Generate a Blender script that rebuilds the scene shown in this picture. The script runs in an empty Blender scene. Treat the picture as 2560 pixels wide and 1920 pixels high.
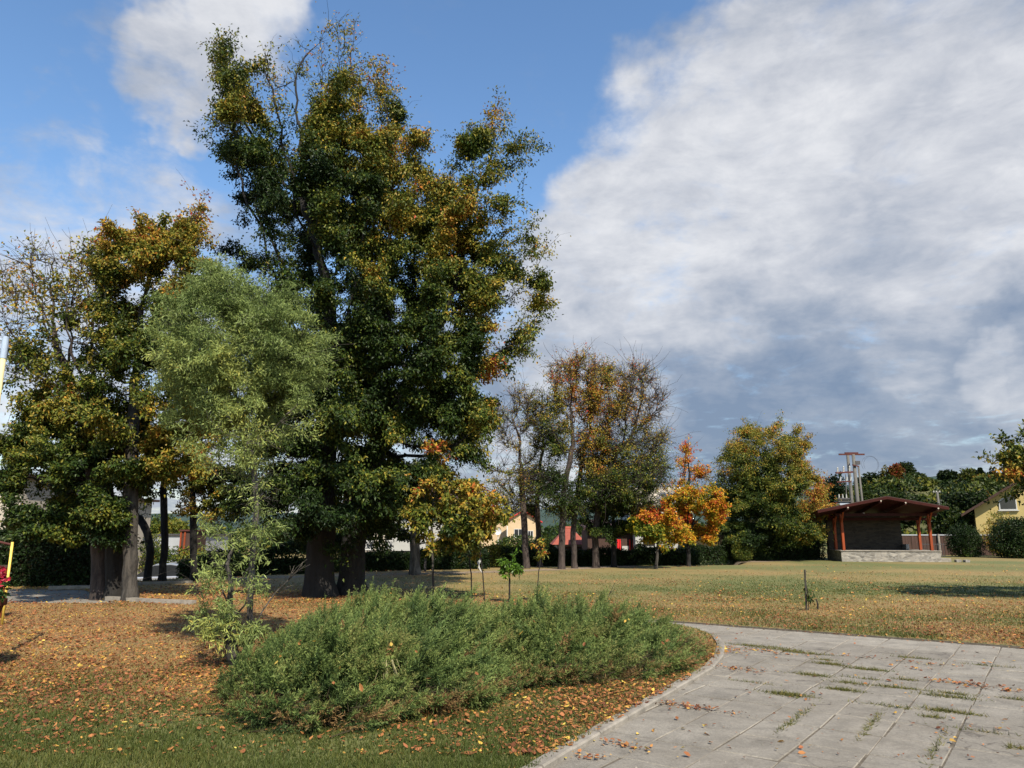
import bpy, bmesh, math, random
import numpy as np
from mathutils import Vector, Matrix
from mathutils.geometry import delaunay_2d_cdt
R=math.radians
random.seed(7)
scene=bpy.context.scene; C=scene.collection
# ------------------------------------------------------------------ camera
H=1.65; F=1850.0; PITCH=math.atan(0.2)
cp,sp=math.cos(PITCH),math.sin(PITCH)
cam=bpy.data.cameras.new('camera'); co=bpy.data.objects.new('camera',cam); C.objects.link(co)
cam.sensor_width=36; cam.lens=36*F/2560; cam.clip_end=6000; cam.clip_start=0.05
co.location=(0,0,H); co.rotation_euler=(R(90)+PITCH,0,0); scene.camera=co
# ------------------------------------------------------------------ sun
AZ=R(20); EL=R(45)
S=Vector((math.sin(AZ)*math.cos(EL),-math.cos(AZ)*math.cos(EL),math.sin(EL)))
sun=bpy.data.lights.new('sun','SUN'); sun.energy=5.0; sun.angle=R(0.55); sun.color=(1,0.91,0.77)
so=bpy.data.objects.new('sun',sun); C.objects.link(so); so.rotation_euler=S.to_track_quat('Z','Y').to_euler()
scene.view_settings.view_transform='Standard'; scene.view_settings.look='None'
scene.view_settings.exposure=0.75; scene.view_settings.gamma=1
# ------------------------------------------------------------------ pixel (2560x1920) -> place
def ray(px,py):
    cx=(px-1280)/F; cy=(960-py)/F
    return np.array([cx, cp-sp*cy, sp+cp*cy])
def W(px,py,fwd):
    d=ray(px,py); t=fwd/d[1]; return np.array([d[0]*t,fwd,H+d[2]*t])
def G(px,py,z=0.0):
    d=ray(px,py); t=(z-H)/d[2]; return np.array([d[0]*t,d[1]*t,z])
# ------------------------------------------------------------------ world
wd=bpy.data.worlds.new('World'); scene.world=wd; wd.use_nodes=True
nt=wd.node_tree; N=nt.nodes; L=nt.links; N.clear()
def wn(t,**k):
    n=N.new(t)
    for a,b in k.items(): setattr(n,a,b)
    return n
def mth(op,a,b=None,c=None,clamp=False):
    n=wn('ShaderNodeMath',operation=op); n.use_clamp=clamp
    for i,v in enumerate((a,b,c)):
        if v is None: continue
        if isinstance(v,(int,float)): n.inputs[i].default_value=v
        else: L.new(v,n.inputs[i])
    return n.outputs[0]
def vmth(op,a,b=None,s=None):
    n=wn('ShaderNodeVectorMath',operation=op)
    for i,v in enumerate((a,b)):
        if v is None: continue
        if isinstance(v,(tuple,list)): n.inputs[i].default_value=v
        else: L.new(v,n.inputs[i])
    if s is not None:
        if isinstance(s,(int,float)): n.inputs['Scale'].default_value=s
        else: L.new(s,n.inputs['Scale'])
    return n
def mrange(v,a,b,c=0,d=1,smooth=True):
    n=wn('ShaderNodeMapRange'); n.interpolation_type='SMOOTHSTEP' if smooth else 'LINEAR'
    L.new(v,n.inputs[0])
    for i,x in zip((1,2,3,4),(a,b,c,d)): n.inputs[i].default_value=x
    return n.outputs[0]
def wnoise(vec,scale,detail=6,rough=.55,dist=0):
    n=wn('ShaderNodeTexNoise'); L.new(vec,n.inputs['Vector']); n.inputs['Scale'].default_value=scale
    n.inputs['Detail'].default_value=detail; n.inputs['Roughness'].default_value=rough; n.inputs['Distortion'].default_value=dist
    return n.outputs[0]
tc=wn('ShaderNodeTexCoord'); D=vmth('NORMALIZE',tc.outputs['Generated']).outputs[0]
sep=wn('ShaderNodeSeparateXYZ'); L.new(D,sep.inputs[0]); DX,DY,DZ=sep.outputs
inv=mth('DIVIDE',1.0,mth('ADD',mth('MAXIMUM',DZ,0.0),0.20))
PL=vmth('SCALE',D,s=inv).outputs[0]            # a flat cloud layer seen in perspective
PLn=vmth('MULTIPLY',PL,(1,1,0)).outputs[0]
wobn=wn('ShaderNodeTexNoise'); L.new(D,wobn.inputs['Vector']); wobn.inputs['Scale'].default_value=4.5; wobn.inputs['Detail'].default_value=5; wobn.inputs['Roughness'].default_value=.6
wob=vmth('SCALE',vmth('SUBTRACT',wobn.outputs['Color'],(.5,.5,.5)).outputs[0],s=0.46).outputs[0]
DW=vmth('NORMALIZE',vmth('ADD',D,wob).outputs[0]).outputs[0]
def blobs(lst,src):
    acc=None
    for (px,py,r,w) in lst:
        d=ray(px,py); d=d/np.linalg.norm(d)
        dt=vmth('DOT_PRODUCT',src,tuple(d)).outputs['Value']
        m=mth('MULTIPLY',mrange(dt,math.cos(r/F*1.25),math.cos(r/F*0.35)),w)
        acc=m if acc is None else mth('MAXIMUM',acc,m)
    return acc
cov=blobs([(1960,560,520,1),(2350,330,420,1),(2500,800,600,1),(1620,760,380,1),(1480,950,300,.95),(2480,60,240,.8),(2150,170,210,.62),(1690,20,120,.6),
           (560,60,230,.95),(420,190,170,.8),(640,170,120,.6),(250,20,110,.35),(1900,1050,500,1),(1300,1150,420,.9),(1000,1250,500,.8),(60,900,330,.62),(150,700,220,.4),
           (300,1100,600,.75),(3300,700,900,1),(-700,500,500,.7),(3000,-400,700,.7)],DW)
n1=wnoise(PLn,4.2,9,.62,.4); n2=wnoise(PLn,13.0,6,.6)
nn=mth('ADD',mth('MULTIPLY',n1,.7),mth('MULTIPLY',n2,.3))
cm=mth('SUBTRACT',mth('ADD',cov,mth('MULTIPLY',mth('SUBTRACT',nn,.5),2.3)),.42)
mask=mrange(cm,-.32,.52,0,.96)
# lighter cloud tops, grey blue undersides low down
n3=wnoise(vmth('ADD',PLn,(3.1,1.7,0)).outputs[0],2.6,9,.58,.25)
n4=wnoise(vmth('MULTIPLY',D,(1,1,2.2)).outputs[0],9.0,8,.62,.3)
tex=mth('ADD',mth('MULTIPLY',n3,.5),mth('MULTIPLY',n4,.5))
bright=blobs([(1800,500,420,1),(2450,450,330,1),(2150,250,350,.8),(560,40,260,1),(2480,1040,130,.8),(2000,960,120,.45),(1560,500,260,.95),(2300,1150,240,.55),(2520,1160,250,.6),(1350,1250,220,.7),(2150,560,420,.8),(1450,800,250,.6),(60,700,420,.9),(250,400,300,.8),(560,1200,400,.6),(30,100,200,.5)],DW)
darkb=blobs([(2050,1090,260,1),(1800,960,220,.6),(2420,930,200,.5),(2200,780,260,.45),(1800,880,200,.5),(1700,1100,300,.5)],DW)
sh=mth('ADD',mth('ADD',mth('MULTIPLY',mth('SUBTRACT',tex,.5),2.1),mth('MULTIPLY',bright,.62)),mth('MULTIPLY',darkb,-.36))
sh=mth('ADD',sh,.20,clamp=True)
cr=wn('ShaderNodeValToRGB'); L.new(sh,cr.inputs[0]); e=cr.color_ramp.elements
e[0].position=0; e[0].color=(.215,.285,.41,1); e[1].position=1; e[1].color=(.80,.81,.84,1)
x=e.new(.35); x.color=(.345,.40,.50,1); x=e.new(.7); x.color=(.58,.605,.665,1)
sky=wn('ShaderNodeTexSky'); sky.sky_type='NISHITA'; sky.sun_disc=False; sky.sun_elevation=EL; sky.sun_rotation=math.pi-AZ
sky.air_density=1.1; sky.dust_density=.6; sky.ozone_density=2.2
hs=wn('ShaderNodeHueSaturation'); hs.inputs['Saturation'].default_value=1.12; hs.inputs['Value'].default_value=1.14; L.new(sky.outputs[0],hs.inputs['Color'])
bg1=wn('ShaderNodeBackground'); L.new(hs.outputs[0],bg1.inputs[0]); bg1.inputs[1].default_value=.106
bg2=wn('ShaderNodeBackground'); L.new(cr.outputs[0],bg2.inputs[0]); bg2.inputs[1].default_value=.60
mx=wn('ShaderNodeMixShader'); L.new(mask,mx.inputs[0]); L.new(bg1.outputs[0],mx.inputs[1]); L.new(bg2.outputs[0],mx.inputs[2])
wo=wn('ShaderNodeOutputWorld'); L.new(mx.outputs[0],wo.inputs[0])
# ------------------------------------------------------------------ materials
class MT:
    def __init__(s,name,rough=.8):
        s.m=bpy.data.materials.new(name); s.m.use_nodes=True; s.t=s.m.node_tree; s.n=s.t.nodes; s.l=s.t.links
        s.b=s.n['Principled BSDF']; s.b.inputs['Roughness'].default_value=rough
    def node(s,t,**k):
        n=s.n.new(t)
        for a,b in k.items(): setattr(n,a,b)
        return n
    def coord(s,kind='Object'):
        return s.node('ShaderNodeTexCoord').outputs[kind]
    def pos(s): return s.node('ShaderNodeNewGeometry').outputs['Position']
    def noise(s,vec,scale,detail=5,rough=.6,dist=0,stretch=None):
        if stretch:
            mp=s.node('ShaderNodeMapping'); mp.inputs['Scale'].default_value=stretch; s.l.new(vec,mp.inputs[0]); vec=mp.outputs[0]
        n=s.node('ShaderNodeTexNoise'); s.l.new(vec,n.inputs['Vector'])
        n.inputs['Scale'].default_value=scale; n.inputs['Detail'].default_value=detail; n.inputs['Roughness'].default_value=rough; n.inputs['Distortion'].default_value=dist
        return n.outputs[0]
    def ramp(s,fac,stops,interp='LINEAR'):
        n=s.node('ShaderNodeValToRGB'); n.color_ramp.interpolation=interp; e=n.color_ramp.elements
        e[0].position=stops[0][0]; e[0].color=(*stops[0][1],1); e[1].position=stops[-1][0]; e[1].color=(*stops[-1][1],1)
        for p,c in stops[1:-1]:
            q=e.new(p); q.color=(*c,1)
        s.l.new(fac,n.inputs[0]); return n.outputs[0]
    def mix(s,f,a,b,mode='MIX'):
        n=s.node('ShaderNodeMix',data_type='RGBA',blend_type=mode)
        for i,v in ((0,f),(6,a),(7,b)):
            if isinstance(v,(int,float)): n.inputs[i].default_value=v
            elif isinstance(v,tuple): n.inputs[i].default_value=(*v,1)
            else: s.l.new(v,n.inputs[i])
        return n.outputs[2]
    def math(s,op,a,b=0,clamp=False):
        n=s.node('ShaderNodeMath',operation=op); n.use_clamp=clamp
        for i,v in enumerate((a,b)):
            if isinstance(v,(int,float)): n.inputs[i].default_value=v
            else: s.l.new(v,n.inputs[i])
        return n.outputs[0]
    def attr(s,name):
        n=s.node('ShaderNodeAttribute',attribute_name=name); return n
    def color(s,c): s.l.new(c,s.b.inputs['Base Color'])
    def bump(s,h,st=.5,dist=.02):
        n=s.node('ShaderNodeBump'); n.inputs['Strength'].default_value=st; n.inputs['Distance'].default_value=dist
        s.l.new(h,n.inputs['Height']); s.l.new(n.outputs[0],s.b.inputs['Normal'])
def plain(name,c,rough=.7,var=.25,scale=6,metal=0,bump=.15,stretch=None):
    m=MT(name,rough); v=m.coord(); n=m.noise(v,scale,6,.65,stretch=stretch)
    lo=tuple(x*(1-var) for x in c); hi=tuple(min(1,x*(1+var)) for x in c)
    m.color(m.ramp(n,[(.3,lo),(.7,hi)])); m.b.inputs['Metallic'].default_value=metal; m.b.inputs['Specular IOR Level'].default_value=.12 if rough>.5 else .5
    if bump: m.bump(m.noise(v,scale*6,4,.6,stretch=stretch),bump,.01)
    return m.m
def leafmat(name,stops,transl=.28,rough=.5,spec=.18):
    m=MT(name,rough); a=m.attr('tone').outputs['Fac']; lu=m.attr('lum').outputs['Fac']
    c=m.ramp(a,stops)
    n=m.node('ShaderNodeVectorMath',operation='SCALE'); m.l.new(c,n.inputs[0]); m.l.new(lu,n.inputs['Scale'])
    m.color(n.outputs[0]); m.b.inputs['Specular IOR Level'].default_value=spec
    t=m.node('ShaderNodeBsdfTranslucent'); m.l.new(n.outputs[0],t.inputs[0])
    mxx=m.node('ShaderNodeMixShader'); mxx.inputs[0].default_value=transl
    m.l.new(m.b.outputs[0],mxx.inputs[1]); m.l.new(t.outputs[0],mxx.inputs[2])
    m.l.new(mxx.outputs[0],m.n['Material Output'].inputs[0])
    return m.m
M={}
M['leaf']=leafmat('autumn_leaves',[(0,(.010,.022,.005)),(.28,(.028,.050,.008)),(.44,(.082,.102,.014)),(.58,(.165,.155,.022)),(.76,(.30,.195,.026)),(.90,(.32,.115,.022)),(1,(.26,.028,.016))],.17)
M['willow']=leafmat('willow_leaves',[(0,(.11,.155,.046)),(.5,(.225,.275,.085)),(.8,(.34,.35,.085)),(1,(.42,.31,.07))],.35,.45)
M['maple']=leafmat('maple_leaves',[(0,(.02,.045,.008)),(.35,(.07,.11,.012)),(.52,(.20,.20,.02)),(.68,(.46,.28,.016)),(.82,(.46,.16,.018)),(1,(.36,.04,.02))],.3)
M['laurel']=leafmat('glossy_leaves',[(0,(.03,.08,.012)),(1,(.13,.21,.02))],.2,.35)
M['juniper']=leafmat('juniper_needles',[(0,(.020,.038,.012)),(.4,(.064,.100,.027)),(.75,(.15,.19,.05)),(.9,(.17,.155,.05)),(1,(.2,.10,.045))],.15,.6)
M['litter']=leafmat('dry_leaves',[(0,(.13,.048,.024)),(.3,(.25,.09,.036)),(.6,(.36,.16,.052)),(.8,(.46,.28,.05)),(1,(.5,.39,.08))],.12,.6)
M['grass']=leafmat('grass_blades',[(0,(.052,.070,.015)),(.5,(.115,.112,.028)),(1,(.25,.18,.07))],.25,.6)
M['flower']=leafmat('flower_petals',[(0,(.03,.07,.015)),(.5,(.20,.006,.014)),(1,(.28,.01,.03))],.2,.5)
def barkmat(name,a,b,sc=7):
    m=MT(name,.9); v=m.coord(); n=m.noise(v,sc,7,.7,.6,stretch=(1,1,.28)); n2=m.noise(v,2.2,4,.6)
    c=m.mix(m.math('MULTIPLY',n2,.35),m.ramp(n,[(.42,a),(.60,b)]),tuple(q*.8 for q in b)); m.color(c); m.bump(n,1.0,.06); return m.m
M['bark_dark']=barkmat('bark_dark',(.003,.0026,.002),(.011,.009,.007))
M['bark_grey']=barkmat('bark_grey',(.012,.010,.008),(.06,.052,.042))
M['bark_twig']=barkmat('bark_reddish',(.016,.011,.009),(.058,.042,.035))
M['bark_pale']=barkmat('bark_pale',(.022,.018,.014),(.13,.11,.088))
M['core']=plain('shaded_stems',(.035,.028,.016),.95,.4,14)
def concrete(name,c,sc=3):
    m=MT(name,.92); v=m.coord(); n=m.noise(v,sc,8,.7,.4); n2=m.noise(v,sc*16,7,.8); n3=m.noise(v,.7,5,.65); n4=m.noise(v,170,3,.6)
    k=m.ramp(n,[(.28,tuple(q*.62 for q in c)),(.5,c),(.72,tuple(q*1.3 for q in c))])
    k=m.mix(.7,k,m.ramp(n2,[(.32,(.27,.26,.24)),(.68,(.74,.73,.70))]),'OVERLAY')
    k=m.mix(m.math('MULTIPLY',m.ramp(n4,[(.60,(0,0,0)),(.68,(1,1,1))]),.5),k,tuple(q*1.6 for q in c))
    k=m.mix(m.math('MULTIPLY',m.ramp(n4,[(.30,(1,1,1)),(.37,(0,0,0))]),.55),k,tuple(q*.35 for q in c))
    k=m.mix(m.math('MULTIPLY',m.ramp(n3,[(.42,(0,0,0)),(.7,(1,1,1))]),.45),k,(c[0]*.62,c[1]*.56,c[2]*.47))
    # hairline cracks
    vo=m.node('ShaderNodeTexVoronoi',feature='DISTANCE_TO_EDGE'); vo.inputs['Scale'].default_value=.9; w=m.node('ShaderNodeVectorMath',operation='ADD'); nd=m.node('ShaderNodeTexNoise'); nd.inputs['Scale'].default_value=3; nd.inputs['Detail'].default_value=6; m.l.new(v,nd.inputs['Vector']); sc_=m.node('ShaderNodeVectorMath',operation='SCALE'); sc_.inputs['Scale'].default_value=.5; m.l.new(nd.outputs['Color'],sc_.inputs[0]); m.l.new(v,w.inputs[0]); m.l.new(sc_.outputs[0],w.inputs[1]); m.l.new(w.outputs[0],vo.inputs['Vector'])
    cr_=m.ramp(vo.outputs[0],[(.0,(1,1,1)),(.012,(0,0,0))]); k=m.mix(m.math('MULTIPLY',cr_,m.math('MULTIPLY',m.ramp(n3,[(.5,(0,0,0)),(.56,(1,1,1))]),.8)),k,(.06,.05,.04))
    tn=m.attr('tone').outputs['Fac']
    s_=m.node('ShaderNodeVectorMath',operation='SCALE'); m.l.new(k,s_.inputs[0]); m.l.new(m.math('ADD',tn,.0),s_.inputs['Scale'])
    m.color(s_.outputs[0]); m.bump(m.math('ADD',n2,m.math('MULTIPLY',n4,.4)),.6,.012); return m.m
M['slab']=concrete('weathered_slabs',(.186,.171,.146))
M['kerb']=plain('kerb_concrete',(.21,.19,.16),.95,.3,5,bump=.5)
M['soil']=plain('joint_soil',(.105,.09,.07),1,.4,20)
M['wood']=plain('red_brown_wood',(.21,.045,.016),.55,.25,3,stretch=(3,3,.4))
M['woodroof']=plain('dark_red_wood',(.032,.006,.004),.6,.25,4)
M['roofmetal']=plain('brown_roof_sheet',(.05,.03,.026),.6,.2,3)
M['cream']=plain('cream_plaster',(.42,.32,.20),.9,.08,2)
M['yellow']=plain('yellow_plaster',(.38,.30,.125),.9,.08,2)
M['white']=plain('white_plaster',(.33,.33,.31),.9,.14,1.2)
M['greywall']=plain('pale_grey_cladding',(.27,.28,.29),.7,.1,1)
M['beige']=plain('beige_plaster',(.36,.32,.26),.9,.08,2)
M['redroof']=plain('red_roof_sheet',(.38,.035,.03),.6,.2,3)
M['glass']=plain('dark_window_glass',(.02,.022,.025),.12,.2,1,bump=0)
M['frame']=plain('window_frame_white',(.45,.45,.43),.5,.05)
M['fencewood_and_wall_shade']=plain('brown_boards_and_wall_shade',(.055,.033,.026),.8,.35,5,stretch=(4,4,.3))  # brown boards; on the outbuilding wall this brown stands in for deep shade
M['polecon']=plain('pole_concrete',(.105,.10,.09),.9,.15,5)
M['iron']=plain('dark_iron',(.05,.045,.045),.5,.2,8,metal=.3)
M['rust']=plain('rusty_iron',(.07,.026,.022),.8,.3,8)
M['porcelain']=plain('insulator_porcelain',(.33,.32,.28),.3,.1)
M['transf']=plain('grey_enamel',(.26,.29,.34),.4,.06,2)
M['creampaint']=plain('cream_paint',(.50,.44,.24),.5,.12,4)
M['yellowpaint']=plain('yellow_paint',(.62,.44,.08),.5,.25,9)
M['greycap']=plain('grey_metal_cap',(.3,.36,.45),.4,.1)
M['terracotta']=plain('dark_terracotta',(.075,.022,.013),.8,.4,12,bump=.6)
M['darkcar']=plain('dark_car_paint',(.03,.035,.04),.2,.1,1,bump=0)
M['silvercar']=plain('silver_car_paint',(.45,.46,.48),.25,.08,1,metal=.6,bump=0)
M['tyre']=plain('tyre_rubber',(.02,.02,.02),.8,.2)
M['redcloth']=plain('red_paint',(.5,.02,.02),.6,.2,5)
def tilemat():
    m=MT('orange_roof_tiles',.75); v=m.coord('UV'); w=m.node('ShaderNodeTexWave'); w.bands_direction='Y'; w.inputs['Scale'].default_value=2.6; w.inputs['Distortion'].default_value=.6; m.l.new(v,w.inputs[0])
    n=m.noise(m.coord(),3,5,.6); c=m.ramp(n,[(.3,(.24,.045,.025)),(.7,(.36,.085,.045))]); c=m.mix(m.math('MULTIPLY',w.outputs[1],.45),c,(.12,.03,.02)); m.color(c); m.bump(w.outputs[1],.8,.05); return m.m
M['tile']=tilemat()
def stonemat(name,base,sc=3.2,mortar=(.3,.29,.27)):
    m=MT(name,.9); v=m.coord(); mp=m.node('ShaderNodeMapping'); mp.inputs['Scale'].default_value=(1,1,2.4); m.l.new(v,mp.inputs[0])
    vo=m.node('ShaderNodeTexVoronoi'); vo.inputs['Scale'].default_value=sc; m.l.new(mp.outputs[0],vo.inputs['Vector'])
    ve=m.node('ShaderNodeTexVoronoi',feature='DISTANCE_TO_EDGE'); ve.inputs['Scale'].default_value=sc; m.l.new(mp.outputs[0],ve.inputs['Vector'])
    sepc=m.node('ShaderNodeSeparateColor'); m.l.new(vo.outputs['Color'],sepc.inputs[0])
    c=m.ramp(sepc.outputs[0],[(0,tuple(q*.55 for q in base)),(.5,base),(1,tuple(min(1,q*1.5) for q in base))])
    c=m.mix(.3,c,m.ramp(m.noise(v,9,6,.7),[(.3,(.3,.26,.2)),(.7,(.7,.7,.66))]),'OVERLAY')
    e=m.ramp(ve.outputs[0],[(.02,(1,1,1)),(.07,(0,0,0))]); c=m.mix(e,c,mortar); m.color(c)
    m.bump(m.math('MINIMUM',ve.outputs[0],.12),.8,.05); return m.m
M['stone']=stonemat('stone_wall',(.03,.022,.014),3.2,(.036,.029,.021))
M['stonelight']=stonemat('stone_platform',(.185,.172,.15),4,(.21,.20,.18))
# ------------------------------------------------------------------ mesh helpers
def tag(o,label=None,cat=None,group=None,kind=None):
    if label and not 4<=len(label.split())<=16: print('LABEL LENGTH',o.name,len(label.split()))
    if label: o['label']=label
    if cat: o['category']=cat
    if group: o['group']=group
    if kind: o['kind']=kind
    return o
def empty(name,loc,label,cat,group=None,kind=None):
    o=bpy.data.objects.new(name,None); C.objects.link(o); o.location=Vector([float(q) for q in loc]); o.empty_display_size=.2
    return tag(o,label,cat,group,kind)
def npmesh(name,verts,faces,mat,parent=None,attrs=None,smooth=False,nv=4,origin=None):
    """verts (n,3) world; faces (m,nv) ; attrs {name: per-face array}"""
    me=bpy.data.meshes.new(name); verts=np.asarray(verts,dtype=np.float64); faces=np.asarray(faces,dtype=np.int32)
    if parent is not None: off=np.array(parent_world(parent))
    elif origin is not None: off=np.array(origin)
    else: off=np.zeros(3)
    v=(verts-off).astype(np.float32)
    me.vertices.add(len(v)); me.vertices.foreach_set('co',v.ravel())
    me.loops.add(faces.size); me.loops.foreach_set('vertex_index',faces.ravel())
    me.polygons.add(len(faces)); me.polygons.foreach_set('loop_start',np.arange(0,faces.size,faces.shape[1],dtype=np.int32))
    me.polygons.foreach_set('loop_total',np.full(len(faces),faces.shape[1],dtype=np.int32))
    me.polygons.foreach_set('use_smooth',np.full(len(faces),bool(smooth)))
    me.update(calc_edges=True); me.materials.append(mat)
    for k,a in (attrs or {}).items():
        at=me.attributes.new(k,'FLOAT','FACE' if len(a)==len(faces) else 'POINT'); at.data.foreach_set('value',np.asarray(a,dtype=np.float32))
    o=bpy.data.objects.new(name,me); C.objects.link(o)
    if parent is not None: o.parent=parent
    elif origin is not None: o.location=Vector([float(q) for q in origin])
    return o
def parent_world(o):
    l=Vector(o.location); p=o.parent
    while p: l=l+p.location; p=p.parent
    return tuple(l)
class MB:
    """collects solids into one mesh (world coordinates)"""
    def __init__(s): s.v=[]; s.f=[]
    def add(s,vs,fs):
        b=len(s.v); s.v+= [tuple(float(q) for q in p) for p in vs]; s.f+=[tuple(i+b for i in f) for f in fs]
    def box(s,c,size,rz=0,ax=None):
        hx,hy,hz=[q/2 for q in size]; m=Matrix.Rotation(rz,3,'Z') if ax is None else ax
        vs=[Vector(c)+m@Vector((x*hx,y*hy,z*hz)) for x in(-1,1) for y in(-1,1) for z in(-1,1)]
        s.add(vs,[(0,1,3,2),(4,6,7,5),(0,4,5,1),(2,3,7,6),(0,2,6,4),(1,5,7,3)])
    def bar(s,a,b,w,h=None):
        a=Vector(a);b=Vector(b);d=(b-a); q=d.to_track_quat('Z','Y').to_matrix(); s.box((a+b)/2,(w,h or w,d.length),ax=q)
    def tube(s,pts,rad,n=10,cap=True):
        pts=[Vector([float(q) for q in p]) for p in pts]; rs=rad if isinstance(rad,(list,tuple)) else [rad]*len(pts)
        rings=[];vs=[]
        for i,p in enumerate(pts):
            d=(pts[min(i+1,len(pts)-1)]-pts[max(i-1,0)]).normalized()
            ref=Vector((1,0,0)) if abs(d.x)<.8 else Vector((0,1,0)); u=d.cross(ref).normalized(); w=d.cross(u)
            for k in range(n):
                a=2*math.pi*k/n; vs.append(p+(u*math.cos(a)+w*math.sin(a))*rs[i])
        fs=[(i*n+k,i*n+(k+1)%n,(i+1)*n+(k+1)%n,(i+1)*n+k) for i in range(len(pts)-1) for k in range(n)]
        if cap: fs+= [tuple(range(n)),tuple(range((len(pts)-1)*n,len(pts)*n))[::-1]]
        s.add(vs,fs)
    def prism(s,poly,vec):
        n=len(poly); v=Vector(vec); a=[Vector([float(q) for q in p]) for p in poly]; vs=a+[p+v for p in a]
        s.add(vs,[tuple(range(n))[::-1],tuple(range(n,2*n))]+[(i,(i+1)%n,(i+1)%n+n,i+n) for i in range(n)])
    def build(s,name,mat,parent=None,smooth=False,origin=None,bevel=0):
        off=Vector(parent_world(parent)) if parent is not None else (Vector([float(q) for q in origin]) if origin is not None else Vector((0,0,0)))
        me=bpy.data.meshes.new(name); me.from_pydata([tuple(Vector(p)-off) for p in s.v],[],s.f); me.materials.append(mat)
        bm=bmesh.new(); bm.from_mesh(me); bmesh.ops.recalc_face_normals(bm,faces=bm.faces)
        if bevel: bmesh.ops.bevel(bm,geom=list(bm.edges),offset=bevel,segments=1,affect='EDGES')
        bm.to_mesh(me); bm.free()
        for p in me.polygons: p.use_smooth=bool(smooth)
        o=bpy.data.objects.new(name,me); C.objects.link(o)
        if parent is not None: o.parent=parent
        elif origin is not None: o.location=off
        return o
rng=np.random.default_rng(11)
def vnoise(P,scale,seed=0):
    """smooth value noise 0..1"""
    P=np.asarray(P)*scale; 
    if P.shape[1]==2: P=np.c_[P,np.zeros(len(P))]
    i=np.floor(P).astype(np.int64); f=P-i; f=f*f*(3-2*f); out=np.zeros(len(P))
    for dx in(0,1):
        for dy in(0,1):
            for dz in(0,1):
                h=((i[:,0]+dx)*374761393+(i[:,1]+dy)*668265263+(i[:,2]+dz)*2147483647%1000003+seed*974711)&0x7fffffff
                h=(h^(h>>13))*1274126177&0x7fffffff; h=(h^(h>>16))&0xffff
                w=np.where(dx,f[:,0],1-f[:,0])*np.where(dy,f[:,1],1-f[:,1])*np.where(dz,f[:,2],1-f[:,2])
                out+=w*h/65535
    return out
def norm(a): return a/np.maximum(np.linalg.norm(a,axis=1,keepdims=True),1e-9)
# ------------------------------------------------------------------ terrain
def sm(x): x=np.clip(x,0,1); return x*x*(3-2*x)
def ground_z(x,y):
    x=np.asarray(x,float); y=np.asarray(y,float)
    y0=np.interp(x,[-40,-15,-8,0,12,16],[25,25,31,37,39,60])
    return -1.25*sm((y-y0)/6.0)*sm((17-x)/4.0)
# paved yard outline
uV=np.array([.81,-.586]); uV/=np.linalg.norm(uV); vV=np.array([-uV[1],uV[0]])
kerb_px=[(1290,1945),(1345,1918),(1420,1872),(1490,1832),(1560,1792),(1640,1745),(1720,1700),(1775,1668),(1800,1640),(1805,1612),(1790,1590),(1745,1572),(1690,1560)]
kerb=[G(*p)[:2] for p in kerb_px]
far0=G(1590,1545)[:2]; far1=far0+uV*26
yard=[tuple(p) for p in kerb]+[tuple(G(1610,1553)[:2]-uV*1.2-vV*.15),tuple(far0-uV*1.6),tuple(far0),tuple(far0+uV*4),tuple(far1),tuple(far1-vV*30),(kerb[0][0]-3.2,-6.0),(kerb[0][0]-1.4,kerb[0][1]-2.2)]
def inpoly(P,poly):
    x,y=P[:,0],P[:,1]; c=np.zeros(len(P),bool); j=len(poly)-1
    for i in range(len(poly)):
        xi,yi=poly[i]; xj,yj=poly[j]
        c^=((yi>y)!=(yj>y))&(x<(xj-xi)*(y-yi)/(yj-yi+1e-12)+xi); j=i
    return c
lp=[G(-200,1475)[:2],G(60,1472)[:2],G(210,1474)[:2],G(268,1500)[:2],G(300,1508)[:2],G(-200,1506)[:2]]
leftpave=[tuple(p) for p in lp]
def litter_amount(x,y):
    """how much leaf litter covers the lawn (0..1)"""
    P=np.c_[x,y]; a=.35+.5*(vnoise(P,.35,3)-.5)+.5*(vnoise(P,1.1,5)-.5)
    a+=.55*sm((-1.0-x)/3)*sm((y-7.6)/2.5)*sm((24-y)/3)
    a+=.40*np.exp(-((y-(16.6-.62*(x-2)))/1.5)**2)*(x>0)
    a-=.30*sm((7.8-y)/1.5)*(x<0)
    a+=.6*np.exp(-(((x-1.4)/1.9)**2+((y-8.1-.28*(x-1.4))/.85)**2)); a+=.7*np.exp(-(((x-3.1)/.7)**2+((y-10.3)/.8)**2))
    a-=.22*sm((y-17)/8)*(x>-3)
    return np.clip(a,0,1)
def green_amount(x,y):
    P=np.c_[x,y]; g=.50+.18*(x>0)+.9*(vnoise(P,.22,8)-.5)+.6*(vnoise(P,.8,9)-.5)
    g+=.35*sm((8.2-y)/1.5)*(x<0.5); g-=.45*sm((-2-x)/2)*sm((y-8.5)/2)*sm((22-y)/2)
    g+=.35*np.exp(-((y-22)/2.2)**2)*(x>4)-.35*np.exp(-((y-31)/5)**2)
    return np.clip(g,0,1)
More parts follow.
